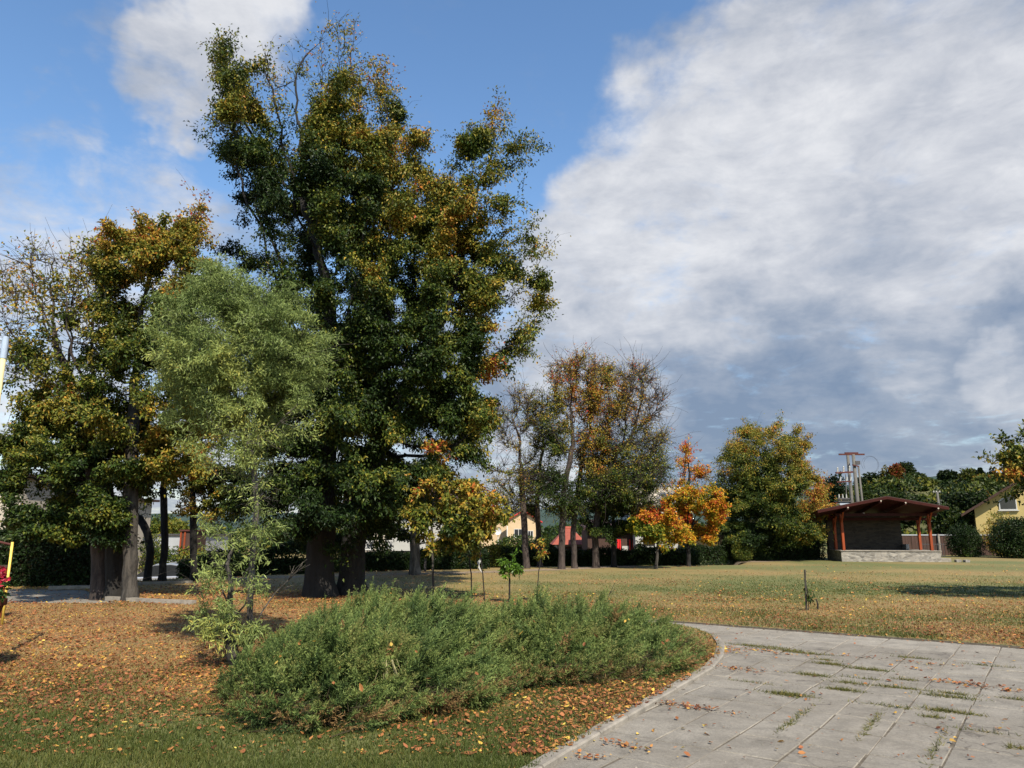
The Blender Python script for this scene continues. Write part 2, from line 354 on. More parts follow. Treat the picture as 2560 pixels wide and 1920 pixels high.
def build_ground():
    pts=[]; edges=[]
    ypoly=[Vector((float(a),float(b))) for a,b in yard]; n0=len(ypoly); pts+=ypoly; edges+=[(i,(i+1)%n0) for i in range(n0)]
    lpv=[Vector((float(a),float(b))) for a,b in leftpave]; b=len(pts); pts+=lpv; edges+=[(b+i,b+(i+1)%len(lpv)) for i in range(len(lpv))]
    gx=np.concatenate([np.arange(-34,-14,1.5),np.arange(-14,10,.55),np.arange(10,40,1.5)]); gy=np.concatenate([np.arange(-6,5,1.5),np.arange(5,24,.5),np.arange(24,64,1.2)])
    X,Y=np.meshgrid(gx,gy); P=np.c_[X.ravel(),Y.ravel()]+rng.uniform(-.12,.12,(X.size,2))
    segs=[(np.array(yard[i]),np.array(yard[(i+1)%n0])) for i in range(n0)]
    keep=np.ones(len(P),bool)
    for a,c in segs:
        d=c-a; t=np.clip(((P-a)@d)/(d@d),0,1); keep&=np.linalg.norm(P-(a+t[:,None]*d),axis=1)>.12
    keep&=~inpoly(P,yard); P=P[keep]
    pts+=[Vector((float(p[0]),float(p[1]))) for p in P]
    for Rr in (90,160,300,600,1500,3500):
        pts+=[Vector((Rr*math.sin(a),Rr*math.cos(a))) for a in np.linspace(0,2*math.pi,33)[:-1]]
    vo,eo,fo,_,_,_=delaunay_2d_cdt(pts,edges,[],0,1e-5)
    V=np.array([(v.x,v.y) for v in vo]); Fc=np.array([f for f in fo if len(f)==3])
    cen=V[Fc].mean(1); ok=~inpoly(cen,yard)&~inpoly(cen,leftpave); Fc=Fc[ok]
    z=ground_z(V[:,0],V[:,1]); verts=np.c_[V,z]
    o=npmesh('ground',verts,Fc,None,attrs={'litter':litter_amount(V[:,0],V[:,1]),'green':green_amount(V[:,0],V[:,1])},smooth=True)
    o['kind']='structure'
    # earth edge under the lawn where it meets the paving
    mb=MB()
    for poly in (yard,leftpave):
        for i in range(len(poly)):
            a,c=poly[i],poly[(i+1)%len(poly)]; mb.add([(a[0],a[1],0),(c[0],c[1],0),(c[0],c[1],-.15),(a[0],a[1],-.15)],[(0,1,2,3)])
    e=mb.build('earth_edge',M['soil']); e['kind']='structure'
    return o
def groundmat():
    m=MT('lawn_with_litter',.95); p=m.pos()
    li=m.attr('litter').outputs['Fac']; gr=m.attr('green').outputs['Fac']
    nf=m.noise(p,38,5,.75); nm=m.noise(p,9,6,.7); nl=m.noise(p,1.4,5,.65)
    g=m.ramp(m.math('ADD',m.math('MULTIPLY',nf,.6),m.math('MULTIPLY',nm,.4)),[(.35,(.052,.064,.014)),(.65,(.135,.14,.034))])
    d=m.ramp(nf,[(.3,(.125,.090,.028)),(.7,(.25,.182,.057))])
    gf=m.math('ADD',m.math('MULTIPLY',m.math('SUBTRACT',gr,.5),1.7),m.math('ADD',m.math('MULTIPLY',m.math('SUBTRACT',nm,.5),1.6),.42),clamp=True)
    base=m.mix(gf,d,g)
    vo=m.node('ShaderNodeTexVoronoi'); vo.inputs['Scale'].default_value=17; m.l.new(p,vo.inputs['Vector'])
    sc=m.node('ShaderNodeSeparateColor'); m.l.new(vo.outputs['Color'],sc.inputs[0])
    lc=m.ramp(sc.outputs[0],[(0,(.13,.048,.02)),(.5,(.26,.10,.036)),(.8,(.36,.19,.06)),(1,(.46,.30,.08))])
    lf=m.math('GREATER_THAN',m.math('ADD',m.math('MULTIPLY',li,.95),m.math('MULTIPLY',m.math('SUBTRACT',nl,.5),.6)),m.math('ADD',m.math('MULTIPLY',sc.outputs[1],.75),.12))
    sl=m.math('LESS_THAN',vo.outputs['Distance'],.5)
    c=m.mix(m.math('MULTIPLY',lf,m.math('MULTIPLY',sl,.85)),base,lc)
    c=m.mix(m.math('MULTIPLY',li,.22),c,(.20,.085,.035))
    m.color(c); m.bump(m.math('ADD',nf,m.math('MULTIPLY',vo.outputs['Distance'],.5)),.4,.02)
    return m.m
M['ground']=groundmat()
ground=build_ground(); ground.data.materials.clear(); ground.data.materials.append(M['ground'])
# ---- slabs of the yard
def build_slabs(name,poly,org,u,v,wu,wv,z0,seed,wide=0):
    r=np.random.default_rng(seed); P=np.array(poly); q=P-org; a=q@u; b=q@v
    V=[];Fs=[];T=[]
    joint=MB()
    js=range(int(np.floor(b.min()/wv))-1,int(np.ceil(b.max()/wv))+1)
    for j in js:
        v0,v1=(j*wv,(j+1)*wv) if not wide else ((-wide,0) if j==-1 else (j*wv+wv-wide,(j+1)*wv+wv-wide)); big=wide and j==-1
        if wide and j>-1: continue
        for i in range(int(np.floor(a.min()/wu))-1,int(np.ceil(a.max()/wu))+1):
            g=.003+r.random()**2*.011
            c=[org+u*(i*wu+(wu-g if s else g))+v*((v1-g) if t else (v0+g)) for s,t in((0,0),(1,0),(1,1),(0,1))]
            cen=sum(c)/4; pp=np.array(c+[cen]+[(c[k]+c[(k+1)%4])/2 for k in range(4)])
            if not inpoly(pp,poly).any(): continue
            if np.hypot(*cen)>34: continue
            zt=z0+r.normal(0,.0014); tx,ty=r.normal(0,.0025,2)
            c=[p+r.normal(0,.006,2) for p in c]
            zs=[zt+tx*(p-cen)@u*2+ty*(p-cen)@v*2 for p in c]; nb=len(V)
            ins=[cen+(p-cen)*(1-.010/max(wu,.4)) for p in c]
            V+=[(p[0],p[1],z) for p,z in zip(ins,zs)]+[(p[0],p[1],z-.009) for p,z in zip(c,zs)]+[(p[0],p[1],z-.05) for p,z in zip(c,zs)]
            Fs+=[(nb,nb+1,nb+2,nb+3)]+[(nb+4+k,nb+4+(k+1)%4,nb+(k+1)%4,nb+k) for k in range(4)]+[(nb+8+k,nb+8+(k+1)%4,nb+4+(k+1)%4,nb+4+k) for k in range(4)]
            T+=[(1.13 if big else 1)+r.normal(0,.03)]+[.8+r.random()*.5 for _ in range(4)]+[.6]*4
    o=npmesh(name,V,Fs,M['slab'],attrs={'tone':T}); o['kind']='structure'; return o
yo=np.array(far0)
build_slabs('pavement',yard,yo,uV,vV,.5,.6,-.028,3,wide=1.05)
jb=MB(); n=len(yard); jb.add([(p[0],p[1],-.036) for p in yard],[tuple(range(n))]); jo=jb.build('joint_soil',M['soil']); jo['kind']='structure'
build_slabs('path',leftpave,np.array(leftpave[0]),np.array([1.,0]),np.array([0,1.]),.9,.9,-.02,5)
# kerb round the planted bed
mb=MB()
kp=[np.array(p) for p in kerb[:-2]]; kk=[]
for a,c in zip(kp[:-1],kp[1:]):
    m_=max(1,int(np.linalg.norm(c-a)/.5)); kk+=[a+(c-a)*t/m_ for t in range(m_)]
kk.append(kp[-1]); kk=[kp[0]-(kp[1]-kp[0])*3]+kk
for i,(a,c) in enumerate(zip(kk[:-1],kk[1:])):
    d=(c-a); l=np.linalg.norm(d); d/=l; nrm=np.array([d[1],-d[0]]); zt=.018+random.uniform(-.006,.006)
    a2=a+d*.006; c2=c-d*.006; w0,w1=-.07,.045
    mb.prism([(*(a2+nrm*w0),zt),(*(a2+nrm*(w1-.012)),zt),(*(a2+nrm*w1),zt-.014),(*(a2+nrm*w1),-.1),(*(a2+nrm*w0),-.1)],(*(c2-a2),0))
k=mb.build('kerb',M['kerb']); k['kind']='structure'
# kerb of the planted island on the left and worn strip along the far lawn edge
mb=MB()
def strip(mb,pxs,w,z,h=.1):
    pts=[G(*p)[:2] for p in pxs]
    for a,c in zip(pts[:-1],pts[1:]):
        d=(c-a); l=np.linalg.norm(d); d/=l; nn_=np.array([-d[1],d[0]])
        mb.prism([(*(a-nn_*w/2),z-h),(*(a+nn_*w/2),z-h),(*(a+nn_*w/2),z),(*(a-nn_*w/2),z)],(*(c-a),0))
strip(mb,[(268,1500),(380,1507),(485,1511)],.14,.09); strip(mb,[(122,1474),(228,1472)],.14,.10); strip(mb,[(275,1469),(350,1462),(480,1458)],.16,.08)
k=mb.build('kerb',M['kerb']); k['kind']='structure'
def ribbon(name,pxs,w,mat,dz=.006):
    pts=[G(*p)[:2] for p in pxs]; V=[];Fc=[]
    pp=[]
    for a,c in zip(pts[:-1],pts[1:]): pp+=[a+(c-a)*t/12 for t in range(12)]
    pp.append(pts[-1])
    for i,p in enumerate(pp):
        d=pp[min(i+1,len(pp)-1)]-pp[max(i-1,0)]; d/=np.linalg.norm(d); q=np.array([-d[1],d[0]])
        ww=w*(1+.25*math.sin(i*1.7))
        for s in(-.5,.5): 
            e=p+q*ww*s; V.append((e[0],e[1],float(ground_z(e[0],e[1]))+dz))
    for i in range(len(pp)-1): Fc.append((2*i,2*i+1,2*i+3,2*i+2))
    o=npmesh(name,V,Fc,mat); o['kind']='structure'; return o
M['dirt']=plain('worn_earth',(.20,.155,.105),1,.3,6,bump=.5)
ribbon('path',[(560,1447),(910,1437),(1150,1432),(1400,1423),(1700,1409),(1960,1402)],1.3,M['dirt'])
# ------------------------------------------------------------------ foliage engine
def leaf_quads(P,Dn,Nn,Ln,Wd,fold=.25,r=rng):
    """diamond leaves: P base, Dn direction, Nn normal"""
    Dn=norm(Dn); B=norm(np.cross(Dn,Nn)); Nn=np.cross(B,Dn)
    Ln=Ln[:,None]; Wd=Wd[:,None]
    mid=P+Dn*Ln*.45
    v0=P; v1=mid+B*Wd*.5+Nn*Wd*fold; v2=P+Dn*Ln-Nn*Ln*.12; v3=mid-B*Wd*.5+Nn*Wd*fold
    V=np.stack([v0,v1,v2,v3],1).reshape(-1,3); n=len(P)
    Fq=np.arange(4*n).reshape(n,4); return V,Fq
def leaf_hex(P,Dn,Nn,Ln,Wd,r):
    Dn=norm(Dn); B=norm(np.cross(Dn,Nn)); Nn=np.cross(B,Dn); n=len(P); L_=Ln[:,None]; W_=Wd[:,None]; c1,c2=r.uniform(-.1,.35,(n,1)),r.uniform(-.1,.35,(n,1)); t=r.uniform(-.25,.45,(n,1))
    k=r.uniform(.8,1.15,(n,4,1))
    V=np.stack([P,P+Dn*L_*.28+B*W_*.5*k[:,0]+Nn*W_*c1,P+Dn*L_*.66+B*W_*.46*k[:,1]+Nn*W_*(c1+t*.5),P+Dn*L_+Nn*L_*t,P+Dn*L_*.66-B*W_*.46*k[:,2]+Nn*W_*(c2+t*.5),P+Dn*L_*.28-B*W_*.5*k[:,3]+Nn*W_*c2],1).reshape(-1,3)
    i=np.arange(n)[:,None]*6; F_=np.concatenate([i+np.array([[0,1,2,3]]),i+np.array([[0,3,4,5]])]); return V,F_
def frusta(A,B,ra,rb,da,db,k):
    def ring(P,r,d):
        d=norm(d); ref=np.where(np.abs(d[:,:1])<.8,np.array([[1.,0,0]]),np.array([[0,1.,0]])); u=norm(np.cross(d,ref)); w=np.cross(d,u)
        an=np.arange(k)*2*np.pi/k
        return P[:,None,:]+r[:,None,None]*(u[:,None,:]*np.cos(an)[None,:,None]+w[:,None,:]*np.sin(an)[None,:,None])
    V=np.concatenate([ring(A,ra,da),ring(B,rb,db)],1); n=len(A)
    i=np.arange(k); j=(i+1)%k; q=np.stack([i,j,j+k,i+k],1)
    Fq=(q[None]+(np.arange(n)*2*k)[:,None,None]).reshape(-1,4); return V.reshape(-1,3),Fq
def joinm(ms):
    V=[];Fc=[];o=0
    for v,f in ms: V.append(v); Fc.append(f+o); o+=len(v)
    return np.concatenate(V),np.concatenate(Fc)
K=2560/2212
def mkblobs(lst,fwd,r,deep=1.0):
    """crown clumps: where each is seen, spread in depth so that the crown is as deep as it is wide"""
    out=[]
    def at(b,f):
        c=W(b[0]*K,b[1]*K,f); s=(cp*c[1]+sp*(c[2]-H))/F*K
        return c,np.array([b[2]*s,(b[2]*.6+b[3]*.4)*s,b[3]*s*1.02])
    X=np.array([at(b,fwd)[0][0] for b in lst]); Rm=np.mean([at(b,fwd)[1][0] for b in lst]); xc=(X.min()+X.max())/2; Wc=min(max((X.max()-X.min())/2+Rm*.5,Rm*1.05),fwd*.28)*deep
    for b in lst:
        c,R3=at(b,fwd); lf,tn=b[4],b[5]
        dm=math.sqrt(max(0.,Wc*Wc-(c[0]-xc)**2))*.85
        if dm>R3[1]*1.1 and len(b)<7: offs=[-r.uniform(.35,1.0)*dm,r.uniform(.1,.8)*dm]
        elif dm>R3[1]*.5: offs=[r.uniform(-.8,.6)*dm]
        else: offs=[0.]
        if len(b)>6: offs=[b[6]*dm]
        for q,o in enumerate(offs):
            c,R3=at(b,fwd+o); c=c-np.array([0,0,0.]); l2=lf*(1 if q==0 else .7)
            out.append((c,R3*.98,l2,tn))
            for k in range(2):
                u=norm(r.normal(size=(1,3)))[0]; u[2]=abs(u[2])*.6 if r.random()<.6 else u[2]
                out.append((c+u*R3*r.uniform(.8,1.02),R3*r.uniform(.3,.5),l2*r.uniform(.45,.9),np.clip(tn+r.normal(0,.07),0,1)))
    return out
def grow(trunk,bl,r,natt,step,kill=2.2,infl=14,maxn=6500):
    vol=np.array([np.prod(b[1])**(1/1.35) for b in bl]); vol/=vol.sum()
    A=[]
    for b,w in zip(bl,vol):
        n=max(8,int(natt*w)); d=norm(r.normal(size=(n,3))); rad=r.random((n,1))**.45
        A.append(b[0]+d*rad*b[1])
    A=np.concatenate(A); A=A[A[:,2]>.25]
    nodes=[np.array(t) for t in trunk]; par=[-1]+list(range(len(trunk)-1))
    X=np.array(nodes); d2=((A[:,None]-X[None])**2).sum(2); near=d2.argmin(1); nd=d2.min(1)
    for it in range(400):
        act=nd<(infl*step)**2 
        if not act.any(): break
        idx=near[act]; v=norm(A[act]-X[idx]); un,invx=np.unique(idx,return_inverse=True)
        acc=np.zeros((len(un),3)); np.add.at(acc,invx,v)
        acc=norm(acc)+r.normal(0,.16,(len(un),3)); acc=norm(acc)
        new=X[un]+acc*step; b0=len(X)
        # drop duplicates that do not move closer
        X=np.concatenate([X,new]); par+=list(un)
        dn=((A[:,None]-new[None])**2).sum(2); m=dn.argmin(1); md=dn.min(1); up=md<nd; near[up]=m[up]+b0; nd[up]=md[up]
        keep=nd>(kill*step)**2; A=A[keep]; near=near[keep]; nd=nd[keep]
        if len(A)==0 or len(X)>maxn: break
        if up.sum()==0: 
            # stuck: remove the attractors the stuck nodes chase
            drop=np.isin(near,un); A=A[~drop]; near=near[~drop]; nd=nd[~drop]
            if len(A)==0: break
    return X,np.array(par)
def tree(name,label,cat,base,trunk_px,bl,seed,fwd=None,tr=.3,natt=700,step=.4,nleaf=20000,leaf=(.11,.075),mat='leaf',bark='bark_dark',twigs=3,twiglen=.45,droop=.25,tipr=.007,tspread=.13,deep=1.0,group=None,flat=.6,flare=1.5,noise=.55,extra=None,kill=2.2,twr=1.0,bz=0.0,wig=0.0,lpos=None,nexp=2.25,clump=.85):
    r=np.random.default_rng(seed)
    bp=G(*base,bz) if fwd is None else np.array([W(base[0],base[1],fwd)[0],fwd,bz]); fw=bp[1] if fwd is None else fwd
    bp[2]=float(ground_z(bp[0],bp[1]))-.05 if bz==0 else bz
    BL=mkblobs(bl,fw,r,deep)
    tk=[bp]
    for (px,py) in trunk_px:
        q=W(px*K,py*K,fw); n=max(1,int(np.linalg.norm(q-tk[-1])/step)); a=tk[-1]
        for t in range(1,n+1): tk.append(a+(q-a)*t/n+ (r.normal(0,.035*step,3) if t<n else 0))
    X,par=grow(tk,BL,r,natt,step,kill)
    n=len(X); 
    kids=np.zeros(n,int); np.add.at(kids,par[1:],1)
    # radii by the pipe model
    rad=np.zeros(n); ex=nexp
    for i in range(n-1,0,-1):
        if rad[i]==0: rad[i]=tipr**ex
        rad[par[i]]+=rad[i]
    rad[rad==0]=tipr**ex
    rad=rad**(1/ex); s=tr/rad[min(3,n-1)]
    t=np.clip((rad-tipr)/(rad[0]-tipr+1e-9),0,1); rad=rad*(1+(s-1)*t**.6) if s>0 else rad
    ntk=len(tk); zz=np.array([p[2] for p in tk])-bp[2]; rad[:ntk]*=(1+(flare-1)*.7*np.exp(-zz/(.6*tr+.1)))
    main=np.full(n,-1); best=np.zeros(n)
    for i in range(1,n):
        p=par[i]
        if rad[i]>best[p]: best[p]=rad[i]; main[p]=i
    e=np.arange(1,n); p=par[1:]; ed=X[e]-X[p]; nd=np.zeros((n,3)); nd[e]=ed; nd[0]=X[1]-X[0]
    for i in range(n):
        if main[i]>0: nd[i]=norm((norm(nd[i:i+1])+norm(X[main[i]:main[i]+1]-X[i:i+1])))[0]
    ism=main[p]==e; ra=np.where(ism,rad[p],np.minimum(rad[p],rad[e]*1.25)); da=np.where(ism[:,None],nd[p],ed)
    big=ra>.06; ms=[]
    for sel,k in((big,9),(~big&(ra>.02),5),(~big&(ra<=.02),3)):
        if sel.any(): ms.append(frusta(X[p[sel]],X[e[sel]],ra[sel],rad[e[sel]],da[sel],nd[e[sel]],k))
    # twigs
    ends=np.where((rad<tipr*3.2)&(np.arange(n)>=ntk-1))[0]
    cent=X[ntk-1]; TP=[];TD=[]; twm=[]
    src=np.repeat(ends,twigs); P0=X[src]; par_d=norm(nd[src]); D0=norm(par_d*.8+r.normal(0,.62,(len(src),3))+np.array([0,0,.1]))
    L0=twiglen*r.uniform(.5,1.25,len(src))*np.where(r.random(len(src))<.14,2.3,1); Rr=np.full(len(src),tipr*.85*twr); WE=np.exp(r.normal(0,.75,n))[src]*np.where(r.random(n)<.10,.03,1)[src]
    seg=4
    for q in range(seg):
        D1=norm(D0+r.normal(0,.22+wig,(len(src),3))+np.array([0,0,-droop*.35*(q+1)/seg])); P1=P0+D1*(L0/seg)[:,None]
        R1=np.maximum(Rr*.72,.0018); twm.append(frusta(P0,P1,Rr,R1,D0,D1,3)); TP.append((P0+P1)/2); TP.append(P1); TD.append(D1); TD.append(D1)
        P0,D0,Rr=P1,D1,R1
    TP=np.concatenate(TP);TD=np.concatenate(TD);WE=np.tile(WE,len(TP)//len(src))
    ms+=twm; V,Fc=joinm(ms)
    root=empty(name,bp,label,cat,group)
    npmesh('trunk',V,Fc,M[bark],root,smooth=True)
    if extra: extra(root,X,rad)
    if nleaf:
        # leaf weight by blob
        bestw=np.full(len(TP),1e9); lf=np.zeros(len(TP)); tn=np.zeros(len(TP))
        for c,R3,l_,t_ in BL:
            q=(((TP-c)/R3)**2).sum(1); m=q<bestw; bestw[m]=q[m]; lf[m]=l_; tn[m]=t_
        cn=np.clip((vnoise(TP*np.array([1,1,2.4]),noise*1.7,seed)-.30)/.4,0,1); lf=lf*np.clip(2.0-bestw*.6,.03,1)*((1-clump)+clump*(.05+1.5*cn*cn))
        lf=lf*WE
        pr=lf/lf.sum(); ix=r.choice(len(TP),nleaf,p=pr)
        P=TP[ix]+r.normal(0,tspread*.7,(nleaf,3))*np.array([1,1,.55])
        Dl=norm(TD[ix]*.5+r.normal(0,.75,(nleaf,3))+np.array([0,0,-droop])); up=norm(r.normal(0,flat,(nleaf,3))+np.array([.12,-.45,.9]))
        Ls=leaf[0]*r.uniform(.6,1.3,nleaf); Ws=leaf[1]*r.uniform(.7,1.2,nleaf)
        Vl,Fl=leaf_quads(P,Dl,up,Ls,Ws,r=r)
        tone=tn[ix]+.30*(vnoise(P,noise,seed+50)-.5)+.42*(vnoise(P,noise*3.6,seed+51)-.5)+r.normal(0,.12,nleaf)-.03
        npmesh('crown',Vl,Fl,M[mat],root,attrs={'tone':np.clip(tone,0,1),'lum':r.uniform(.65,1.35,nleaf)})
    return root
def foliage_mass(name,mat,c,R3,n,leaf,tone,seed,parent=None,lump=.35,shellp=.35,toned=.1,zmin=None,box=False,attr_only=False,tn=.5):
    """leaves through a lumpy volume"""
    r=np.random.default_rng(seed)
    if box: u=r.uniform(-1,1,(n,3)); a=r.integers(0,3,n); s=r.choice([-1,1],n); m=r.random(n)<.75; u[np.where(m)[0],a[m]]=s[m]*(1-np.abs(r.normal(0,.08,m.sum())))
    else: u=norm(r.normal(size=(n,3)))*(r.random((n,1))**shellp)
    P=u*R3*(1+lump*(vnoise(u*1.0+seed,2.3,seed)[:,None]-.5)*2)+c
    if zmin is not None: P=P[P[:,2]>zmin]
    m=len(P); Dl=norm(norm(P-c)*.6+r.normal(0,.6,(m,3))); up=norm((P-c)/R3*.7+r.normal(0,.6,(m,3))+np.array([0,-.3,.7]))
    V,Fq=leaf_quads(P,Dl,up,leaf[0]*r.uniform(.6,1.3,m),leaf[1]*r.uniform(.7,1.2,m),r=r)
    t=np.clip(tone+tn*(vnoise(P,1.2/max(R3[0],.4),seed+3)-.5)+r.normal(0,toned,m),0,1)
    return V,Fq,t,r.uniform(.6,1.35,m)
def bush(name,label,cat,c,R3,n,leaf,tone,seed,mat='leaf',stems=9,group=None,box=False,lump=.3,tn=.5,part='foliage'):
    r=np.random.default_rng(seed); c=np.array(c,float); g=float(ground_z(c[0],c[1])); root=empty(name,(c[0],c[1],g),label,cat,group)
    V,Fq,t,l=foliage_mass(name,mat,c,np.array(R3,float),n,leaf,tone,seed,zmin=g+.02,box=box,lump=lump,tn=tn)
    npmesh(part,V,Fq,M[mat],root,attrs={'tone':t,'lum':l})
    mb=MB()
    for i in range(stems):
        a=r.uniform(0,6.28); b=np.array([c[0]+math.cos(a)*R3[0]*.35,c[1]+math.sin(a)*R3[1]*.35,g-.03]); e=c+norm(r.normal(size=(1,3)))[0]*np.array(R3)*.8; e[2]=max(e[2],g+.25)
        md=(b+e)/2+r.normal(0,.05,3); mb.tube([b,md,e],[.02+.01*R3[2],.014,.004],5)
    mb.build('stem',M['bark_dark'],root,smooth=True)
    return root
# ================================================================== TREES (display coordinates of the plan: px*2212/2560)
tree('chestnut_tree','tallest tree, huge green and golden crown with bare twigs at its very top','tree',(800,1492),
 [(692,1180),(700,1000),(712,860)],
 [(478,105,48,55,.5,.45),(515,175,62,58,.62,.42),(615,150,45,70,.05,.6),(540,250,80,50,.9,.5),(735,95,55,80,.05,.66),(745,45,42,42,.05,.66),(700,60,30,35,.04,.66),(755,200,60,60,.4,.6),(600,330,110,80,1.1,.28),(500,345,55,70,.9,.25),
  (720,320,110,90,1,.5),(640,430,120,90,1.2,.14),(560,430,75,50,1,.1),(740,460,110,90,1.2,.3),(560,560,75,70,1,.2,.4),(700,570,130,90,1.3,.25),(650,660,120,80,1.2,.3),(740,680,100,90,1.3,.24),(700,790,110,90,1.3,.28),
  (640,880,70,80,1,.3,.3),(730,910,110,90,1.3,.3),(650,1000,90,80,1.1,.2),(740,1030,110,80,1.2,.28),(600,1080,60,60,.9,.3,.3),(690,1120,90,50,1.0,.15),(780,1110,60,60,.9,.25),(590,1010,60,70,.9,.2),(650,1140,70,40,1.1,.12),(720,1165,80,30,1,.12),(600,1130,55,45,1,.12),(555,1085,45,50,.8,.15),(690,1100,90,60,1,.15),(720,760,90,80,1.2,.28,-.8),(740,900,90,80,1.2,.3,-.8),(690,1010,80,60,1.1,.22,-.7),(760,1090,60,50,1,.25,-.6),(700,960,100,80,1,.2,.8),(780,900,70,90,1,.25,.6),(790,1140,50,40,.8,.2),(560,960,50,60,.8,.2),(780,560,80,80,1.2,.35,-.3),(790,660,80,80,1.2,.25,-.3),(640,770,80,80,1.2,.2,-.4),(590,690,70,80,1.1,.2,0.),(560,640,60,60,1,.2,0.),(790,760,80,90,1.2,.22,.3),(800,860,80,80,1.2,.2,.3),(800,980,80,80,1.2,.2,.3)],
 21,clump=0.66,tr=0.36,natt=4300,step=.36,nleaf=310000,leaf=(.098,.054),twigs=3,twiglen=.5,tspread=.17,flat=.45,droop=0.45,tipr=.009,flare=1.6)
tree('chestnut_tree','big tree right of the tallest one, golden outer leaves, sprays drooping against the sky','tree',(878,1487),
 [(762,1180),(800,1000),(850,880)],
 [(820,165,42,55,.07,.66),(850,300,62,62,.75,.56),(905,370,50,45,.7,.5),(840,400,80,70,1.1,.55),(1075,265,72,52,.12,.6),(1110,330,52,62,.18,.42),(1010,300,50,45,.55,.38),(1040,430,70,52,.8,.55),(960,440,70,60,1,.6),
  (870,500,100,80,1.2,.5),(1000,520,90,65,1.1,.58),(1150,520,45,48,.12,.55),(1165,610,35,60,.16,.55),(1140,690,48,52,.14,.5),(1110,570,42,50,.4,.52),(1060,620,50,60,.6,.5),(900,600,110,80,1.3,.42),(1010,650,75,70,1.1,.45),
  (880,720,110,80,1.3,.3),(1010,750,75,60,1.1,.3),(1050,770,28,85,.9,.82),(900,840,110,80,1.3,.33),(1000,860,85,70,1.1,.32),(1020,930,60,50,.9,.48),(870,940,90,70,1.2,.38),(960,960,70,50,1.0,.35),(900,760,90,80,1.2,.3,-.8),(860,860,80,70,1.2,.3,-.8),(930,680,80,60,1.1,.42,-.8),(920,1000,60,50,1,.3,-.6),(830,1040,80,60,1,.3),(800,1120,60,45,1,.2),(850,1110,50,35,.9,.25),(900,1030,60,45,.9,.3),(960,1020,55,40,.9,.4),(840,620,80,80,1.2,.35,-.4),(950,590,80,70,1.1,.48,-.5),(960,800,80,80,1.2,.3,-.5),(840,780,80,90,1.2,.25,-.4),(1010,820,70,60,1.1,.4,-.3),(930,930,80,60,1.1,.3,-.6),(1000,990,50,40,.8,.45),(1040,900,40,45,.8,.5),(1130,760,25,45,.12,.45)],
 22,clump=0.66,tr=0.33,natt=4300,step=.36,nleaf=310000,leaf=(.098,.054),twigs=3,twiglen=.5,tspread=.17,flat=.45,droop=0.45,tipr=.009,flare=1.7)
tree('lime_tree','mid sized green tree with a forked trunk standing before the white house wall','tree',(1037,1437),[(896,1150),(898,1100)],
 [(900,1105,75,42,1,.35),(842,1085,58,40,1,.28),(950,1125,60,45,1,.45),(1000,1140,45,55,.9,.4),(820,1130,50,30,.7,.25),(985,1060,60,40,.8,.45)],
 23,tr=0.2,natt=420,step=.35,nleaf=31900,leaf=(0.112,0.072),bark='bark_pale',twiglen=.4)
tree('young_maple','slender young tree with pale thin trunk and orange golden leaves behind the junipers','tree',(1085,1502),[(935,1230),(932,1130),(938,1050)],
 [(945,985,38,46,.9,.70),(925,1050,38,46,.8,.70),(975,1060,48,42,1,.68),(960,1120,55,45,1,.62),(1012,1090,52,45,1,.66),(1040,1070,35,32,.8,.78),(1045,1120,35,38,.8,.72),(1072,1095,30,30,.6,.74),(1070,1130,26,26,.5,.6),(915,1110,42,40,.9,.58),(1005,1150,40,40,.8,.55)],
 24,mat='leaf',tr=0.03,natt=420,step=.16,nleaf=15000,leaf=(.12,.07),bark='bark_grey',twigs=2,twiglen=.3,tipr=.005,tspread=.08,flare=1.1)
tree('sapling','small sapling with few yellow green leaves on two dark wiry stems behind the junipers','sapling',(1180,1500),[(1018,1240),(1014,1210)],
 [(1008,1170,28,38,1,.5),(1028,1205,22,28,.8,.5),(985,1180,20,20,.5,.55)],25,tr=.018,natt=150,step=.1,nleaf=900,leaf=(.1,.055),twigs=1,twiglen=.2,tipr=.0035,tspread=.05,flare=1.1)
def tie(root,X,rad):
    p=X[9]; mb=MB()
    for k in range(4): mb.tube([p+np.array([.0,0,.02*k]),p+np.array([-.03-.02*k,-.02,-.06]),p+np.array([-.07+.03*k,-.03,-.2-.03*k])],.006,5)
    mb.build('cloth_tie',M['frame'],root)
tree('sapling','bent sapling stem tied with a white cloth strip behind the junipers','sapling',(1212,1503),[(1043,1240),(1037,1200)],
 [(1035,1150,22,36,.6,.6),(1052,1120,20,25,.5,.75)],26,tr=.016,natt=90,step=.1,nleaf=330,leaf=(.1,.055),twigs=1,twiglen=.2,tipr=.0035,tspread=.05,flare=1.1,extra=tie)
tree('laurel_sapling','short sapling with a round tuft of glossy bright green leaves above the junipers','sapling',(1273,1508),[(1101,1255),(1100,1240)],
 [(1101,1222,25,22,1,.5),(1088,1215,15,16,1,.6),(1115,1232,15,16,1,.4)],27,tr=.022,natt=160,step=.07,nleaf=899,leaf=(0.112,0.044),mat='laurel',twigs=1,twiglen=.13,tipr=.004,tspread=.03,flare=1.1,droop=.5)
tree('sapling','thin whip sapling with a few leaves near its top, right of the glossy leaved one','sapling',(1341,1508),[(1163,1240),(1168,1205)],
 [(1170,1190,16,28,1,.6),(1160,1180,14,12,.6,.78)],28,tr=.013,natt=70,step=.08,nleaf=217,leaf=(0.104,0.056),twigs=1,twiglen=.12,tipr=.004,tspread=.03,flare=1.05,droop=.6)
mb=MB(); b=G(1498,1532); q=W(1537,1458,b[1]); mb.tube([b,(b+q)/2+np.array([.02,0,.01]),q],[.009,.007,.004],5)
